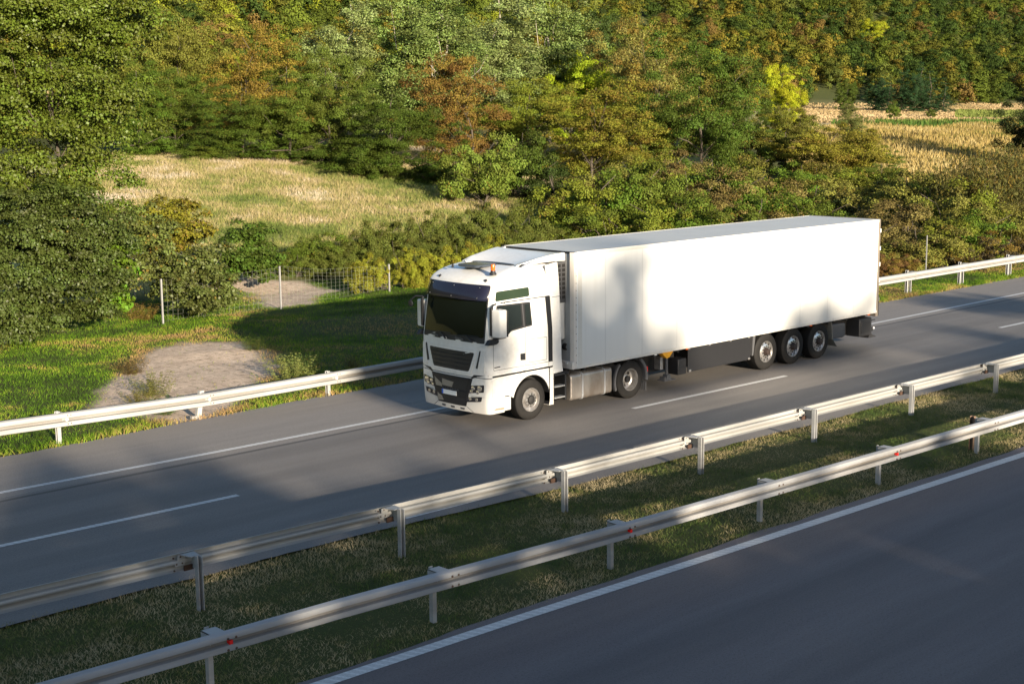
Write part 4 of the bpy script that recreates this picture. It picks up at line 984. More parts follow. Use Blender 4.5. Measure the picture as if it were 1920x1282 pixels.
def put(kind, seed, px, base, top, wpx, col, aut, label, cat="tree", group=None, name=None, parts=True, dz=-.1):
    """a plant whose foot is seen at pixel (px, base), as tall and wide as it looks in the photo"""
    x, y, z, t = at(px, base); v = (np.array([x, y, z])-CP)@CD; m = v/CF
    kh, kw = {'bush': (1.16, 1.25), 'reed': (1.1, 1.2)}.get(kind, (1.06, 1.10)); h = (base-top)*m*kh; w = wpx*m*kw
    nm = name or {"tree": "tree", "shrub": "shrub", "bush": "bush"}.get(cat, cat)
    return plant(kind, seed, (x, y, z+dz), h-dz, w, col, aut, label, cat, group, nm, parts)
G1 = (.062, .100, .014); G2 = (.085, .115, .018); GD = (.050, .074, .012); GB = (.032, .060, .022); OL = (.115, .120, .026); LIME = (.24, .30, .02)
SIL = (.17, .21, .09); BR = (.15, .075, .028); GOLD = (.15, .115, .025); YG = (.12, .14, .02)
# -- the big leafy trees at the left
def big_tree(name, label, base, blobs, nc, cr, per, ls, col, seed, r0=.2, nl=40, top=None, mat=None, bark=None, flat=.75, aut=.0, kids=("crown", "trunk"), cat="tree", **kw):
    r = np.random.default_rng(seed); C, U = clumps(r, blobs, nc, lo=.8, core=.36); V, F, lv, la = foliage(r, C, U, cr, per, ls, flat, .4, .75, .85, .1, **kw)
    z = float(terr(base[0], base[1])); V[:, 2] = np.maximum(V[:, 2], z+.04)
    e = empty(name, (base[0], base[1], z)); tag(e, label, cat)
    o = np_mesh(kids[0], V-np.array([base[0], base[1], z]), F, mat or LEAFG, parent=e, attrs={"lv": ('FACE', 'FLOAT', lv), "la": ('FACE', 'FLOAT', la)}); o.color = (*col, aut)
    tb = limb_mesh(r, C, (base[0], base[1], z-.5), top or (base[0], base[1], max(b[2] for b in blobs)), r0, nl); tb.build(kids[1], bark or BARKP, e, smooth=0, fix=False)
    return e
def B(px, py, d, rx, ry, rz):
    """ellipsoid centred on the view ray of a pixel at distance d, radii in metres"""
    v = ray(px, py); p = CP+v*d; return (p[0], p[1], p[2], rx, ry, rz)
b1 = at(105, 598)
big_tree("tree", "tallest leafy tree at the left edge, cut off by the top", b1[:2],
         [B(60, 60, 55, 3.2, 3.2, 2.4), B(170, 90, 55, 2.4, 2.6, 2.3), B(225, 190, 54, 1.5, 2.0, 1.5), B(110, 200, 54, 3.0, 2.6, 2.2), B(20, 200, 54, 2.4, 2.6, 2.2), B(120, 330, 53.5, 2.5, 2.4, 1.9), B(10, -40, 55, 3.2, 3, 2.4),
          B(130, -60, 55, 3, 3, 2.2), B(200, 20, 55, 1.7, 2, 1.6), B(80, 0, 54, 2.6, 2.6, 2.2), B(30, 60, 54, 2.2, 2.2, 1.8), B(205, 260, 53.5, 1.1, 1.5, 1.0), B(-90, 120, 55, 3, 3, 4), B(0, 350, 53, 2.2, 2, 2), B(60, 400, 52.5, 2.4, 2, 1.6), B(165, 395, 53, 1.8, 1.8, 1.3), B(-40, 250, 54, 2.5, 2.5, 2.5)],
         420, .74, 480, .088, (.084, .112, .016), 3, .09, 12, (b1[0]+.6, b1[1], 10.5), aut=.04, bark=BARK)
b2 = at(30, 640)
big_tree("tree", "dark bushy young tree before the tall left one", (b2[0], b2[1]-.4),
         [B(70, 455, 50, 2.4, 1.8, 1.8), B(-20, 480, 49.5, 2.2, 1.8, 1.9), B(150, 430, 50.5, 1.6, 1.5, 1.3), B(60, 570, 49, 1.7, 1.3, 1.1), B(-10, 590, 48.5, 1.6, 1.2, 1.1), B(150, 540, 49.5, 1.3, 1.1, .9), B(200, 470, 50.5, 1.0, 1.1, 1.0), B(180, 590, 49.5, .7, .7, .55)],
         380, .46, 320, .078, (.058, .078, .020), 5, .05, 10, aut=.02)
b3 = at(255, 560)
big_tree("shrub", "grey-green willowy shrub with bare stems behind the left fence post", b3[:2],
         [B(255, 430, 55, 1.0, .9, 1.0), B(285, 490, 54.5, 1.1, .9, .9), B(245, 520, 54, .7, .7, .6), B(300, 440, 55.5, .9, .8, .7)], 130, .34, 70, .095, (.098, .118, .035), 6, .05, 50, kids=("foliage", "stem"), cat="shrub", aut=.1)
b4 = at(385, 585)
big_tree("shrub", "rounded grey-green shrub right of the left fence post, spilling over the grass", b4[:2],
         [B(360, 520, 54, 1.2, 1.0, .95), B(420, 545, 53.5, .8, .8, .7), B(330, 550, 53, .8, .7, .6), B(385, 570, 52.5, .8, .6, .45), B(390, 480, 54.5, .8, .8, .6)], 190, .30, 84, .095, (.082, .098, .03), 8, .05, 50, kids=("foliage", "stem"), cat="shrub", aut=.08)
b5 = at(330, 470)
big_tree("shrub", "spreading yellow-olive shrub with a rusty top at the near end of the dry meadow", b5[:2],
         [B(325, 400, 66, 1.7, 1.4, .65), B(290, 430, 65, 1.3, 1.2, .8), B(345, 440, 64, 1.2, 1.2, .6), B(300, 470, 63, 1.2, 1.1, .6)], 170, .36, 74, .115, (.125, .115, .016), 9, .05, 40, kids=("foliage", "stem"), cat="shrub", aut=.16, mat=LEAF)
b6 = at(468, 520)
big_tree("shrub", "dense ivy-green rounded shrub standing alone behind the sandy track", b6[:2],
         [B(462, 470, 62, 1.15, 1.0, 1.0), B(470, 440, 62.5, .8, .8, .55), B(490, 500, 61, .8, .8, .6), B(440, 500, 61, .7, .7, .6)], 170, .30, 90, .11, (.050, .080, .014), 12, .05, 20, kids=("foliage", "stem"), cat="shrub", mat=LEAF, aut=.03)
b7 = at(215, 560)
big_tree("shrub", "bright green vine-like sapling at the foot of the tall left tree", b7[:2], [B(225, 490, 50.8, .55, .5, .8), B(215, 560, 50.4, .4, .4, .5)], 50, .28, 60, .15, (.085, .15, .016), 14, .03, 20, kids=("foliage", "stem"), cat="shrub", mat=LEAF)

# -- individual trees at the far edge of the meadow
TR = [ # kind seed px base top width colour autumn label
 ('acacia', 1, 262, 292, 120, 130, G1, .06, "dark green tree beside the tall left tree, at the meadow's far edge"),
 ('acacia', 2, 330, 290, 125, 150, (.060, .088, .014), 0.02, "second dark green feathery tree from the left along the far edge of the meadow"),
 ('broad', 1, 345, 270, 30, 170, OL, .10, "tall olive tree rising behind the feathery ones left of the orange crown"),
 ('sparse', 1, 470, 275, 55, 200, (.17, .125, .028), 0.24, "orange-brown autumn tree above the dark green ones at the left"),
 ('acacia', 3, 455, 300, 165, 170, GD, .02, "low dark green layered tree beneath the orange-brown one"),
 ('acacia', 1, 545, 304, 110, 170, (.070, .098, .016), 0.05, "broad dark green tree in the middle of the row along the meadow"),
 ('acacia', 2, 620, 308, 85, 160, (.080, .105, .020), 0.13, "green tree with rusty tips left of the poplars"),
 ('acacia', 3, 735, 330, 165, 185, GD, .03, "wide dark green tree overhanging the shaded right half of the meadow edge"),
 ('poplar', 1, 655, 275, -10, 150, SIL, .0, "first silvery poplar from the left, its pale top reaching the picture's edge"),
 ('poplar', 2, 770, 275, -25, 165, (.150, .205, .065), .0, "second poplar from the left, bright grey-green against the hill"),
 ('poplar', 3, 840, 278, -15, 160, (.135, .185, .060), .0, "middle poplar directly behind the russet tree"),
 ('poplar', 1, 930, 272, -20, 170, (.16, .20, .085), .0, "fourth poplar from the left with pale silvery leaves"),
 ('poplar', 2, 1030, 270, -35, 160, (.125, .170, .055), .0, "rightmost tall poplar, next to the dark round tree on the hill"),
 ('sparse', 2, 885, 320, 105, 185, (.14, .085, .028), 0.33, "russet brown dry tree in front of the poplars"),
 ('broad', 2, 985, 300, 150, 170, YG, .12, "olive yellow tree right of the russet one"),
 ('broad', 1, 1090, 275, 105, 150, LIME, .0, "bright lime green tree behind the middle of the wood"),
 ('sparse', 3, 1110, 345, 150, 210, (.14, .135, .022), 0.27, "golden brown ragged tree above the clearing left of the trailer"),
 ('broad', 3, 1190, 335, 180, 180, (.085, .105, .018), 0.21, "olive and brown tree between the golden one and the tall dark one"),
 ('broad', 2, 1130, 240, 25, 135, (.036, .056, .015), 0.02, "dark rounded tree on the lower hill beside the poplars"),
 ('sparse', 1, 1235, 290, 45, 190, (.16, .15, .05), 0.33, "tan half-bare tree with pale twigs left of the tall dark tree"),
 ('acacia', 2, 1315, 345, 75, 215, (.056, .088, .015), 0.11, "tallest dark green tree above the front of the trailer roof"),
 ('acacia', 1, 1395, 325, 175, 130, (.046, .070, .013), 0.06, "dark green tree on the right flank of the tallest one"),
 ('sparse', 2, 1395, 290, 130, 130, (.14, .13, .035), 0.21, "thin straw-coloured tree between the tall dark tree and the yellow one"),
 ('broad', 3, 1462, 262, 128, 90, (.30, .32, .02), .0, "brilliant yellow-green tree at the edge of the fields"),
 ('broad', 2, 1470, 330, 205, 130, (.100, .105, .022), 0.18, "olive autumn tree left of the golden walnut"),
 ('broad', 1, 1555, 370, 238, 200, (.150, .135, .022), 0.23, "golden walnut tree spreading above the rear of the trailer"),
 ('sparse', 3, 1600, 270, 195, 60, (.10, .115, .04), 0.09, "small wispy grey-green tree in front of the fields"),
 ('acacia', 3, 1650, 345, 275, 90, (.080, .110, .020), 0.06, "soft green feathery tree below the corn field"),
]
for k in TR: put(*k)
plant('broad', 2, at(1965, 330)[:2]+(at(1965, 330)[2],), 9.5, 8.0, (.030, .038, .014), .10, "dark tree cut by the right edge of the photo above the brown reeds")
# underwood along the wood's edge
SH = [
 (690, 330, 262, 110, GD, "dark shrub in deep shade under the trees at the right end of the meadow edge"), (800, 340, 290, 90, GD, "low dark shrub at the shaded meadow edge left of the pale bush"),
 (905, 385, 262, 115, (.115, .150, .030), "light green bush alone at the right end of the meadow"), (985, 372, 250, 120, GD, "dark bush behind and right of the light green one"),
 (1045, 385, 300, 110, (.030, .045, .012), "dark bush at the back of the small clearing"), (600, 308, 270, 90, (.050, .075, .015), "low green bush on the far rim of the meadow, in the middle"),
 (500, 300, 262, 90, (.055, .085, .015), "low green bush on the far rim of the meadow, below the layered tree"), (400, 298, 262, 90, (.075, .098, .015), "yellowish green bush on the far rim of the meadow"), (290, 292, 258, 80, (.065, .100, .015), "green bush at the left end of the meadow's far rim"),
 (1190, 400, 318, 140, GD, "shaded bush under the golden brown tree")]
for i, (px, bs, tp, w, col, lb) in enumerate(SH): put('bush', 1+i % 4, px, bs, tp, w, col, .05, lb, "shrub", None, "shrub")
# hedge behind the fence: overlapping bushes
HG = [(px, 512-.06*(px-540), float(np.interp(px, [540, 600, 665, 735, 805, 870, 935, 985, 1030], [458, 442, 428, 420, 408, 402, 386, 394, 428]))+4*sin(px*.7), 66+8*sin(px)) for px in range(540, 1035, 33)]+[(px, 520-.05*(px-540), float(np.interp(px, [540, 1000], [478, 425]))+4*sin(px), 60) for px in range(556, 1010, 46)]
for i, (px, bs, tp, w) in enumerate(HG):
    put('bush', 1+i % 4, px, bs, tp, w*1.15, (.085, .100, .024) if i > 2 else (.080, .110, .018), .05+.05*(i < 3), "dense olive green bush of the hedge behind the fence", "shrub", "bushes of the hedge behind the fence", "hedge_bush")
YH = [(px, 547-.09*(px-700), 484-.14*(px-700)+4*sin(px), 56) for px in range(690, 950, 34)]
for i, (px, bs, tp, w) in enumerate(YH):
    put('bush', 1+(i+2) % 4, px, bs, tp, w, (.19, .195, .025), .14, "yellow-green creeper-covered bush in the low row in front of the hedge", "shrub", "yellow-green bushes in front of the hedge", "hedge_bush")
# scrub belt on the right, row by row
cols = [((.135, .155, .024), "yellowish green"), ((.095, .125, .022), "mid green"), ((.145, .140, .038), "olive"), ((.080, .125, .018), "fresh green"), ((.15, .120, .050), "brownish")]
i = 0
belt = []
for px, bs, tp in [(1105, 455, 330), (1165, 450, 330), (1225, 445, 318), (1290, 440, 322), (1350, 438, 318), (1415, 435, 330), (1480, 430, 345), (1545, 430, 348), (1610, 430, 360)]:
    belt.append((px, bs, tp, 125, "standing directly above the trailer roof"))
for px, bs, tp in [(1090, 412, 335), (1150, 405, 305), (1210, 398, 298), (1275, 392, 292), (1340, 390, 298), (1405, 390, 300), (1470, 392, 312), (1535, 395, 315), (1600, 390, 320), (1650, 385, 318)]:
    belt.append((px, bs, tp, 110, "at the back, below the tall trees"))
for px, bs, tp in [(1130, 480, 395), (1200, 475, 385), (1275, 470, 380), (1345, 468, 375), (1420, 465, 372), (1495, 462, 372), (1570, 462, 378), (1640, 468, 385)]:
    belt.append((px, bs, tp, 115, "in the front row right behind the trailer roof"))
for px, bs, tp in [(1680, 445, 330), (1740, 440, 325), (1700, 478, 385), (1765, 470, 365), (1830, 455, 345), (1660, 500, 420), (1720, 505, 425), (1780, 495, 415), (1850, 480, 400), (1905, 470, 390)]:
    belt.append((px, bs, tp, 115, "in the scrub right of the trailer's rear"))
for px, bs, tp, w, where in belt:
    c, cn = cols[(i*3+i//4) % 5]; k = rnd.uniform(.85, 1.15); c = tuple(a*k for a in c)
    put('bush', 1+i % 5, px, bs, tp, w*1.2, c, rnd.choice((.02, .04, .08, .14)), cn+" shrub of the dense scrub, "+where, "shrub", cn+" shrubs "+where, "shrub"); i += 1
for j, (px, bs, tp, w) in enumerate([(1720, 410, 330, 80), (1800, 450, 305, 100), (1850, 452, 290, 110), (1905, 450, 285, 110), (1815, 420, 300, 90), (1890, 425, 280, 110), (1760, 410, 325, 70)]):
    put('reed', 1+j % 3, px, bs, tp, w, (.085, .082, .030), .25, "tall brown-green willow thicket of upright shoots at the right edge", "shrub", "upright willow shoots at the right edge", "willow_thicket")
for j, (px, bs, tp, w) in enumerate([(1745, 500, 462, 60), (1790, 505, 458, 80), (1840, 498, 446, 90), (1890, 488, 438, 90), (1925, 480, 430, 80)]):
    put('bush', 1+j % 4, px, bs, tp, w, (.060, .048, .032), .40, "low dark brown withered weeds behind the sunlit guard rail", "shrub", "withered brown weeds behind the guard rail", "withered_bush")
for j, (px, bs, tp, w) in enumerate([(1655, 520, 478, 50), (1690, 515, 480, 50)]):
    put('bush', 2+j, px, bs, tp, w, (.13, .07, .035), .5, "reddish brown weeds beside the trailer's rear edge", "shrub", "reddish weeds beside the trailer", "withered_bush")
# field trees and the dark grove
put('broad', 3, 1588, 207, 150, 44, (.060, .085, .016), .0, "round green tree on the brown field patch"); put('bush', 2, 1675, 222, 193, 22, (.085, .12, .02), 0, "small green bush, the larger of two on the stubble field", "shrub"); put('bush', 3, 1745, 221, 205, 15, (.075, .10, .02), 0, "smallest bush on the stubble field, right of the other", "shrub")
for j, (px, bs, tp, w) in enumerate([(1640, 208, 148, 40), (1665, 210, 150, 38), (1690, 210, 140, 44), (1715, 211, 135, 48), (1742, 211, 138, 44), (1768, 212, 150, 40), (1655, 200, 142, 42), (1725, 202, 122, 46)]):
    put('spruce' if j % 3 else 'acacia', 1+j % 2, px, bs, tp, w, (.026, .056, .026), 0, "dark blue-green tree in the grove at the edge of the stubble field", "tree", "dark grove beyond the fields")

# -- the wooded hillside
hr = np.random.default_rng(42)
cand = []
yy = 100.0
while yy < 560:
    d = 4.9+.009*(yy-100)
    for xx in np.arange(-40, 640, d):
        x = xx+hr.uniform(-.45, .45)*d; y = yy+hr.uniform(-.45, .45)*d
        z = float(terr(x, y)); px, py, dep = to_px((x, y, z+4))
        if dep < 60 or px < -80 or px > 2000 or py < -60 or py > 340: continue
        y0 = 118+45*float(sstep(60, 170, np.array(x)))
        if y < y0-26 and x > 60: continue
        if y < y0+2 and px > 1380: continue
        if 1528 < px < 1640 and y < 210 and py > 140: continue
        cand.append((dep, x, y, z, px, py))
    yy += d*.92
cand.sort(); print("hill trees", len(cand))
HC = [((.085, .115, .020), "green"), ((.125, .130, .024), "olive"), ((.19, .155, .03), "yellow-olive"), ((.046, .078, .018), "dark green"), ((.14, .095, .036), "brown"), ((.11, .135, .036), "grey-green"), ((.19, .22, .025), "light green")]
def hillcol(x, y, px, py):
    v = float(fbm(np.array([x+500.]), np.array([y+500.]), 38, 20)[0]); q = hr.random()
    if px > 1600 and py < 150: w = [.30, .12, .03, .50, .03, .03, .0]
    elif px > 1150: w = [.26, .26, .16, .20, .07, .03, .03]
    else: w = [.30, .20, .10, .16, .04, .08, .12]
    w = np.array(w)*np.array([1, .6+v, .4+1.4*v, 1.6-1.4*v, .5+v, 1, .5+v]); w /= w.sum()
    return HC[hr.choice(7, p=w)]
NIND = 235
for i, (dep, x, y, z, px, py) in enumerate(cand[:NIND]):
    c, cn = hillcol(x, y, px, py); k = hr.uniform(.8, 1.2); s = hr.uniform(4.8, 7.8); side = "left" if px < 640 else "middle" if px < 1280 else "right"
    plant('hill', 1+int(hr.integers(5)), (x, y, z-.3), s*hr.uniform(.75, 1.2), s, tuple(a*k for a in c), float(hr.choice([0, .05, .15])),
          cn+" tree at the foot of the wooded hillside, "+{"left": "behind the meadow", "middle": "behind the poplars", "right": "above the fields"}[side], "tree", cn+" hillside trees, "+side, "tree", False, rot=hr.uniform(0, 6.28))
# the remaining wood reads as one mass
Vs, Fs, LV, CC = [], [], [], []; off = 0
for (dep, x, y, z, px, py) in cand[NIND:]:
    V0, F0, lv, la = proto('far', 1+int(hr.integers(6)))[4]; c, cn = hillcol(x, y, px, py); k = hr.uniform(.6, 1.15)*(.85 if px > 1150 else 1); s = hr.uniform(.62, 1.2); a = hr.uniform(0, 6.28)
    R = np.array([[cos(a), -sin(a), 0], [sin(a), cos(a), 0], [0, 0, 1]]); V = (V0*np.array([s, s, s*hr.uniform(.75, 1.2)]))@R.T+np.array([x, y, z-.3])
    Vs.append(V); Fs.append(F0+off); off += len(V0); CC.append(np.concatenate([np.outer(.55+.9*lv, np.array(c)*k), np.ones((len(lv), 1))], 1))
def m_wood():
    m = N("wood_leaves"); c = m.mix(1.0, m.attr("col").outputs["Color"], (.92, .92, .64), "MULTIPLY"); m.set(c, .7, spec=.1); return m.m
CCa = np.concatenate(CC); Fa = np.concatenate(Fs)
wd = np_mesh("woodland", np.concatenate(Vs), Fa, m_wood(), attrs={"col": ('FACE', 'FLOAT_COLOR', CCa)}); tag(wd, "dense mixed wood covering the upper hillside", "woodland", kind='stuff')
lone = put('broad', 2, 1625, 92, 38, 52, (.26, .28, .02), 0, "bright yellow-green tree alone among the brown crowns high on the hillside")

# -- trees on this side of the motorway, behind the camera: they throw the shade on the road
def shade_tree(x0, z0, rx, rz, D=66, seed=0, dens=1.0, extra=()):
    r = np.random.default_rng(900+seed); x = x0-.265*D; zc = z0+.212*D; g0 = -.3
    bl = [(x, -D, zc, rx, rx*.8, rz)]+[(x+a, -D+r.normal()*.3, zc+b, c, c, d) for a, b, c, d in extra]
    C, U = clumps(r, bl, int(dens*(60*max(1, rx*rz/6)+14*len(extra))), lo=.1); V, F, lv, la = foliage(r, C, U, .75 if rx > 2.6 else .36, 34, .42 if rx > 2.6 else .24, .8)
    e = empty("tree", (x, -D, 0)); tag(e, "leafy tree standing behind the camera on the near side of the motorway", "tree", "shade trees on the near side of the motorway")
    o = np_mesh("crown", V-np.array([x, -D, 0]), F, LEAF, parent=e, attrs={"lv": ('FACE', 'FLOAT', lv), "la": ('FACE', 'FLOAT', la)}); o.color = (*G1, 0)
    limb_mesh(r, C, (x, -D, -.6), (x, -D, zc), .16, 10).build("trunk", BARK, e, smooth=0, fix=False)
sd_ = 0
for x0, z0, rx, rz, dn, D_, ex in [
    (-36, -2.4, 8, 3.4, 1, 66, ()), (-24, -1.8, 7, 2.8, 1.1, 66, ((-3, 2.6, 2, .8), (2, 2.0, 2, 1))), (-15, -2.2, 6, 2.9, 1.0, 66, ((-2, 2.7, 1.6, .7), (2.5, 2.2, 1.5, .8))), (-8.0, -2.9, 4, 2.6, .8, 66, ((-2.6, 2.5, 1.2, .7),)),
    (-2, -4.4, 5, 2.6, 1.2, 66, ()), (4.5, -4.4, 5, 2.6, 1.2, 66, ()), (11, -4.3, 4.5, 2.8, 1.1, 66, ()), (18, -4.3, 5, 2.7, 1.1, 66, ()), (26, -4.4, 6, 2.6, 1.1, 66, ()), (35, -4.4, 6, 2.6, 1.1, 66, ()), (45, -4, 7, 3, 1.1, 66, ()), (57, -4, 8, 3, 1.1, 66, ()),
    (.75, 1.6, 2.0, 1.35, 1.7, 125, ((-.8, 1.0, .9, .8), (1.4, 2.0, .5, .6), (-.4, -.4, 1.2, .9), (1.3, .9, .7, 1.0), (1.9, 1.9, .35, .7), (.3, 1.8, .5, .5), (1.9, -.5, 1.1, .8), (3.2, .0, .35, 1.0), (3.0, -1.3, .8, .5))),
    (10.6, .45, 2.0, .85, 1.3, 120, ((-1.6, .3, .7, .6), (-1.2, 1.1, .3, .5), (.2, 1.0, .5, .5), (1.5, .5, .7, .5), (2.6, .6, .6, .6), (3.0, 1.4, .25, .4))),
    (24.2, .5, 2.4, .55, 1.6, 60, ()), (16.4, -1.0, 2.3, .14, .8, 90, ((2.0, .75, 1.3, .12),)), (-2.6, 2.2, .6, .5, .4, 100, ((.3, -.9, .4, .3),)), (-3.4, 2.0, .32, 1.3, .5, 66, ())]:  # last slim crown is added, unseen, to dim only the cab front
    shade_tree(x0, z0, rx, rz, D=D_, seed=sd_, dens=dn, extra=ex); sd_ += 1
# lower storey of the same wood: shades the near carriageway evenly
r = np.random.default_rng(77)
bl = [(x-17.5, -68+r.normal()*2, 4.6, 5, 4, 4.2) for x in np.arange(-48, 75, 5)]+[(x-17.5, -68+r.normal()*2, 9.5, 4, 3, 2.9) for x in np.arange(-48, 75, 4)]
C, U = clumps(r, bl, 5200, lo=.1); V, F, lv, la = foliage(r, C, U, 1.1, 22, .80, .8)
uw = np_mesh("undergrowth", V, F, LEAF, attrs={"lv": ('FACE', 'FLOAT', lv), "la": ('FACE', 'FLOAT', la)}); uw.color = (*G1, 0); tag(uw, "dense undergrowth beneath the trees behind the camera", "undergrowth", kind='stuff')

# ------------------------------------------------------------------ grass
def m_grass(name, stops, gloss=.6):
    m = N(name); lv = m.attr("lv").outputs["Fac"]; c = m.ramp(lv, stops); m.set(c, gloss, spec=.06)
    tr = m.n("BsdfTranslucent"); m.l(c, tr.inputs[0]); mx = m.n("MixShader"); mx.inputs[0].default_value = .3
    m.l(m.p.outputs[0], mx.inputs[1]); m.l(tr.outputs[0], mx.inputs[2]); m.l(mx.outputs[0], m.out.inputs[0]); return m.m
def grass(name, label, X, Y, h, w, tone, mat, seed, lean=.45, kind='stuff', cat="grass"):
    r = np.random.default_rng(seed); n = len(X); Z = terr(X, Y)-.03; h = h*r.uniform(.45, 1.3, n); a = r.uniform(0, 6.28, n); w = w*r.uniform(.7, 1.3, n)
    dx = np.cos(a)*w/2; dy = np.sin(a)*w/2; la = r.uniform(0, 6.28, n); L = lean*h*r.uniform(.2, 1.3, n)
    P = np.stack([X, Y, Z], -1); t1 = P+np.stack([np.cos(la)*L*.35, np.sin(la)*L*.35, h*.6], -1); t2 = P+np.stack([np.cos(la)*L, np.sin(la)*L, h], -1); D = np.stack([dx, dy, dx*0], -1)
    V = np.stack([P-D, P+D, t1+D*.7, t1-D*.7, t2], 1).reshape(-1, 3); i = np.arange(n)*5
    me = bpy.data.meshes.new(name); q = np.stack([i, i+1, i+2, i+3], -1); t = np.stack([i+3, i+2, i+4], -1)
    me.vertices.add(5*n); me.loops.add(7*n); me.polygons.add(2*n)
    li = np.concatenate([q, t], 1).ravel(); me.vertices.foreach_set("co", V.astype(np.float32).ravel()); me.loops.foreach_set("vertex_index", li.astype(np.int32))
    st = np.stack([np.arange(n)*7, np.arange(n)*7+4], -1).ravel(); me.polygons.foreach_set("loop_start", st.astype(np.int32)); me.polygons.foreach_set("loop_total", np.tile([4, 3], n).astype(np.int32)); me.update(calc_edges=True)
    at_ = me.attributes.new("lv", 'FLOAT', 'FACE'); at_.data.foreach_set("value", np.repeat(np.clip(tone, 0, 1), 2).astype(np.float32)); me.materials.append(mat)
    o = bpy.data.objects.new(name, me); COL.objects.link(o); tag(o, label, cat, kind=kind); return o
gr_ = np.random.default_rng(5)
def scatter(n, x0, x1, y0, y1, cond=None):
    X = gr_.uniform(x0, x1, n); Y = gr_.uniform(y0, y1, n)
    if cond is not None: k = cond(X, Y); X = X[k]; Y = Y[k]
    return X, Y
MG = m_grass("verge_grass", [(0, (.045, .085, .012)), (.35, (.11, .22, .016)), (.6, (.22, .31, .028)), (.78, (.34, .29, .07)), (1, (.42, .27, .12))])
MM = m_grass("mown_grass", [(0, (.065, .105, .030)), (.3, (.135, .175, .050)), (.5, (.21, .20, .085)), (.7, (.34, .28, .14)), (1, (.46, .38, .23))])
MS = m_grass("dry_meadow_grass", [(0, (.11, .15, .035)), (.3, (.21, .23, .065)), (.55, (.35, .29, .13)), (.8, (.42, .33, .19)), (1, (.52, .45, .35))])
MC = m_grass("ripe_corn", [(0, (.08, .11, .025)), (.3, (.22, .18, .05)), (.6, (.34, .25, .09)), (1, (.44, .36, .17))])
MK = m_grass("green_corn", [(0, (.03, .07, .012)), (1, (.09, .15, .03))])
# median
X, Y = scatter(330000, -20, 30, -10.8, -4.2, lambda x, y: (y < near_edge(x)+.03+.15*(fbm(x, y, .6, 31)-.5)) & (y > nr_edge(x)-.02+.15*(fbm(x, y, .6, 32)-.5)))
k = gr_.random(len(X)) < .18+.95*fbm(X, Y, .9, 33); X = X[k]; Y = Y[k]
tone = .36+1.9*(fbm(X, Y, 2.4, 34)-.44)+1.3*(fbm(X, Y, .45, 35)-.45)+gr_.normal(size=len(X))*.13+.25*(np.clip(1-np.abs(Y-nr_edge(X))/.9, 0, 1))
grass("median_grass", "short mown grass with hay on it, on the strip between the two guard rails", X, Y, .055, .011, tone, MM, 1, 1.5)
# verges and the weedy area behind the far guard rail
vis_ = lambda x, y: (y > far_edge(x)-.12+.3*(fbm(x, y, .7, 71)-.4)) & (gr_.random(len(x)) > dirt_mask(x, y)*.985) & (x < 14+np.where(y > 12, (y-12)*.9, 0)+40*(y < 16))
X, Y = scatter(620000, -20, 46, 5.4, 27, vis_)
soil = 1-sstep(-.3, 1.0, poly_sd(X, Y, DARKSOIL)+1.5*(fbm(X, Y, 1.3, 44)-.5)); k = gr_.random(len(X)) < (1-.75*soil)*(.45+.7*fbm(X, Y, 1.1, 45)); X = X[k]; Y = Y[k]; soil = soil[k]
tone = .42+1.7*(fbm(X, Y, 3.6, 41)-.5)+1.0*(fbm(X, Y, .6, 42)-.5)+gr_.normal(size=len(X))*.13+.35*soil
tone = tone+.35*np.clip(1-np.abs(poly_sd(X, Y, GRAVEL[0]))/.9, 0, 1)+.30*np.clip(1-(Y-far_edge(X))/.7, 0, 1)
hh = .08+.28*fbm(X, Y, 1.4, 43)**2*np.clip(1-(Y-far_edge(X))/.8, 0, 1)
grass("verge_grass", "rank green grass and weeds between the far guard rail and the fence", X, Y, hh, .013, tone, MG, 2, 1.2)
# dry meadow
X, Y = scatter(420000, -10, 85, 31, 72, lambda x, y: np.abs(to_px(np.stack([x, y, terr(x, y)], -1))[0]-620) < 500)
tone = .38+1.5*(fbm(X, Y, 7, 51)-.5)+1.0*(fbm(X, Y, 1.6, 52)-.5)+gr_.normal(size=len(X))*.13+.15*sstep(35, 60, Y)
grass("meadow_grass", "tall dry straw-coloured meadow grass", X, Y, .14+.20*fbm(X, Y, 2.5, 53), .035, tone, MS, 3, .9)
# crops
def field_at(x, y):
    px, py, d = to_px(np.stack([x, y, terr(x, y)], -1)); return px, py
X, Y = scatter(420000, 50, 260, 30, 130); px, py = field_at(X, Y); k = (px > 1480) & (px < 1960) & (py > 243+4*np.sin(px*.03)) & (py < 345); X = X[k]; Y = Y[k]
grass("ripe_corn", "strip of ripe golden corn beyond the scrub at the right", X, Y, .8, .16, .45+1.1*(fbm(X, Y, 7, 61)-.4)+gr_.normal(size=len(X))*.15, MC, 4, .35, cat="corn")
X, Y = scatter(160000, 90, 420, 60, 200); px, py = field_at(X, Y); k = (px > 1560) & (px < 1960) & (py > 233) & (py < 243) & (gr_.random(len(X)) < .8); X = X[k]; Y = Y[k]
grass("green_corn", "narrow strip of green corn behind the ripe corn", X, Y, .9, .22, gr_.random(len(X)), MK, 6, .35, cat="corn")
X, Y = scatter(120000, 90, 420, 60, 200); px, py = field_at(X, Y); k = (px > 1640) & (px < 1960) & (((py > 226) & (py < 233)) | ((py > 208) & (py < 222) & (px > 1790+4*(222-py)*0))); X = X[k]; Y = Y[k]
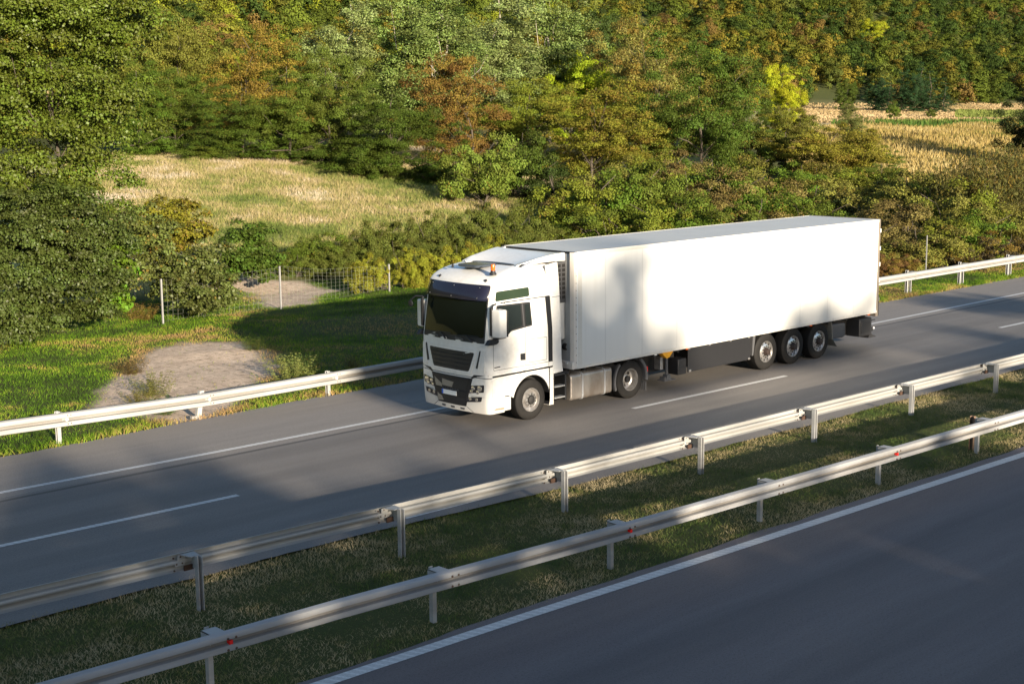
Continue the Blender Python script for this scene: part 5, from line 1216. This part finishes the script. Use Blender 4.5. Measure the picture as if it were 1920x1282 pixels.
grass("field_grass", "bright green meadow strips at the far side of the fields", X, Y, .45, .4, .45+gr_.normal(size=len(X))*.1, m_grass("green_strip", [(0, (.10, .14, .03)), (1, (.20, .22, .06))]), 7, .4)
X, Y = scatter(220000, 90, 420, 60, 215); px, py = field_at(X, Y); k = (px > 1500) & (px < 1960) & (py > 194) & (py < 232) & ~((py > 208) & (py < 222) & (px > 1790)) & ~((py > 226) & (px > 1640)); X = X[k]; Y = Y[k]
grass("stubble", "pale tan stubble on the fields below the wooded hill", X, Y, .30, .35, .5+1.2*(fbm(X, Y, 16, 81)-.5)+gr_.normal(size=len(X))*.12, m_grass("stubble_straw", [(0, (.22, .17, .07)), (.5, (.38, .28, .15)), (1, (.50, .38, .22))]), 9, .4, cat="stubble")
# weeds with pale heads at the gravel and the rail
def weed(px, py, h, w, col, seed, label, aut=.1, g=None):
    x, y, z, t = at(px, py); plant('weed', seed, (x, y, z-.05), h, w*.9, col, aut, label, "weed", g, "weed_tuft", False)
weed(548, 715, .85, 1.5, (.17, .19, .07), 1, "pale feathery weed clump leaning on the far guard rail, beside the gravel patch")
weed(575, 700, .7, 1.1, (.10, .14, .04), 3, "darker green weed right behind the pale clump at the gravel patch")
weed(285, 742, .75, 1.1, (.13, .13, .045), 2, "brownish green weed on the near-left side of the gravel patch"); weed(262, 760, .5, 1.0, (.14, .12, .045), 4, "low yellowish weed touching the far rail at the gravel patch")
weed(310, 775, .55, .8, (.06, .10, .02), 3, "green weed hanging under the far rail left of the bent post"); weed(75, 822, .35, .7, (.05, .09, .02), 1, "green weed under the far rail beside the leftmost post in view")
weed(480, 655, .5, .9, (.08, .10, .03), 2, "small weed at the right-hand top corner of the gravel patch"); weed(250, 700, .5, 1.2, (.10, .07, .03), 4, "reddish weed at the left rim of the gravel patch")
weed(660, 690, .45, .5, (.12, .11, .05), 2, "little weed sprouting over the far rail before the truck's shadow")
weed(265, 600, .7, 1.4, (.20, .14, .07), 3, "dry brown weeds at the foot of the left fence post", .6); weed(360, 590, .6, 1.5, (.20, .17, .05), 4, "yellow dry weeds below the rounded grey-green shrub", .3)
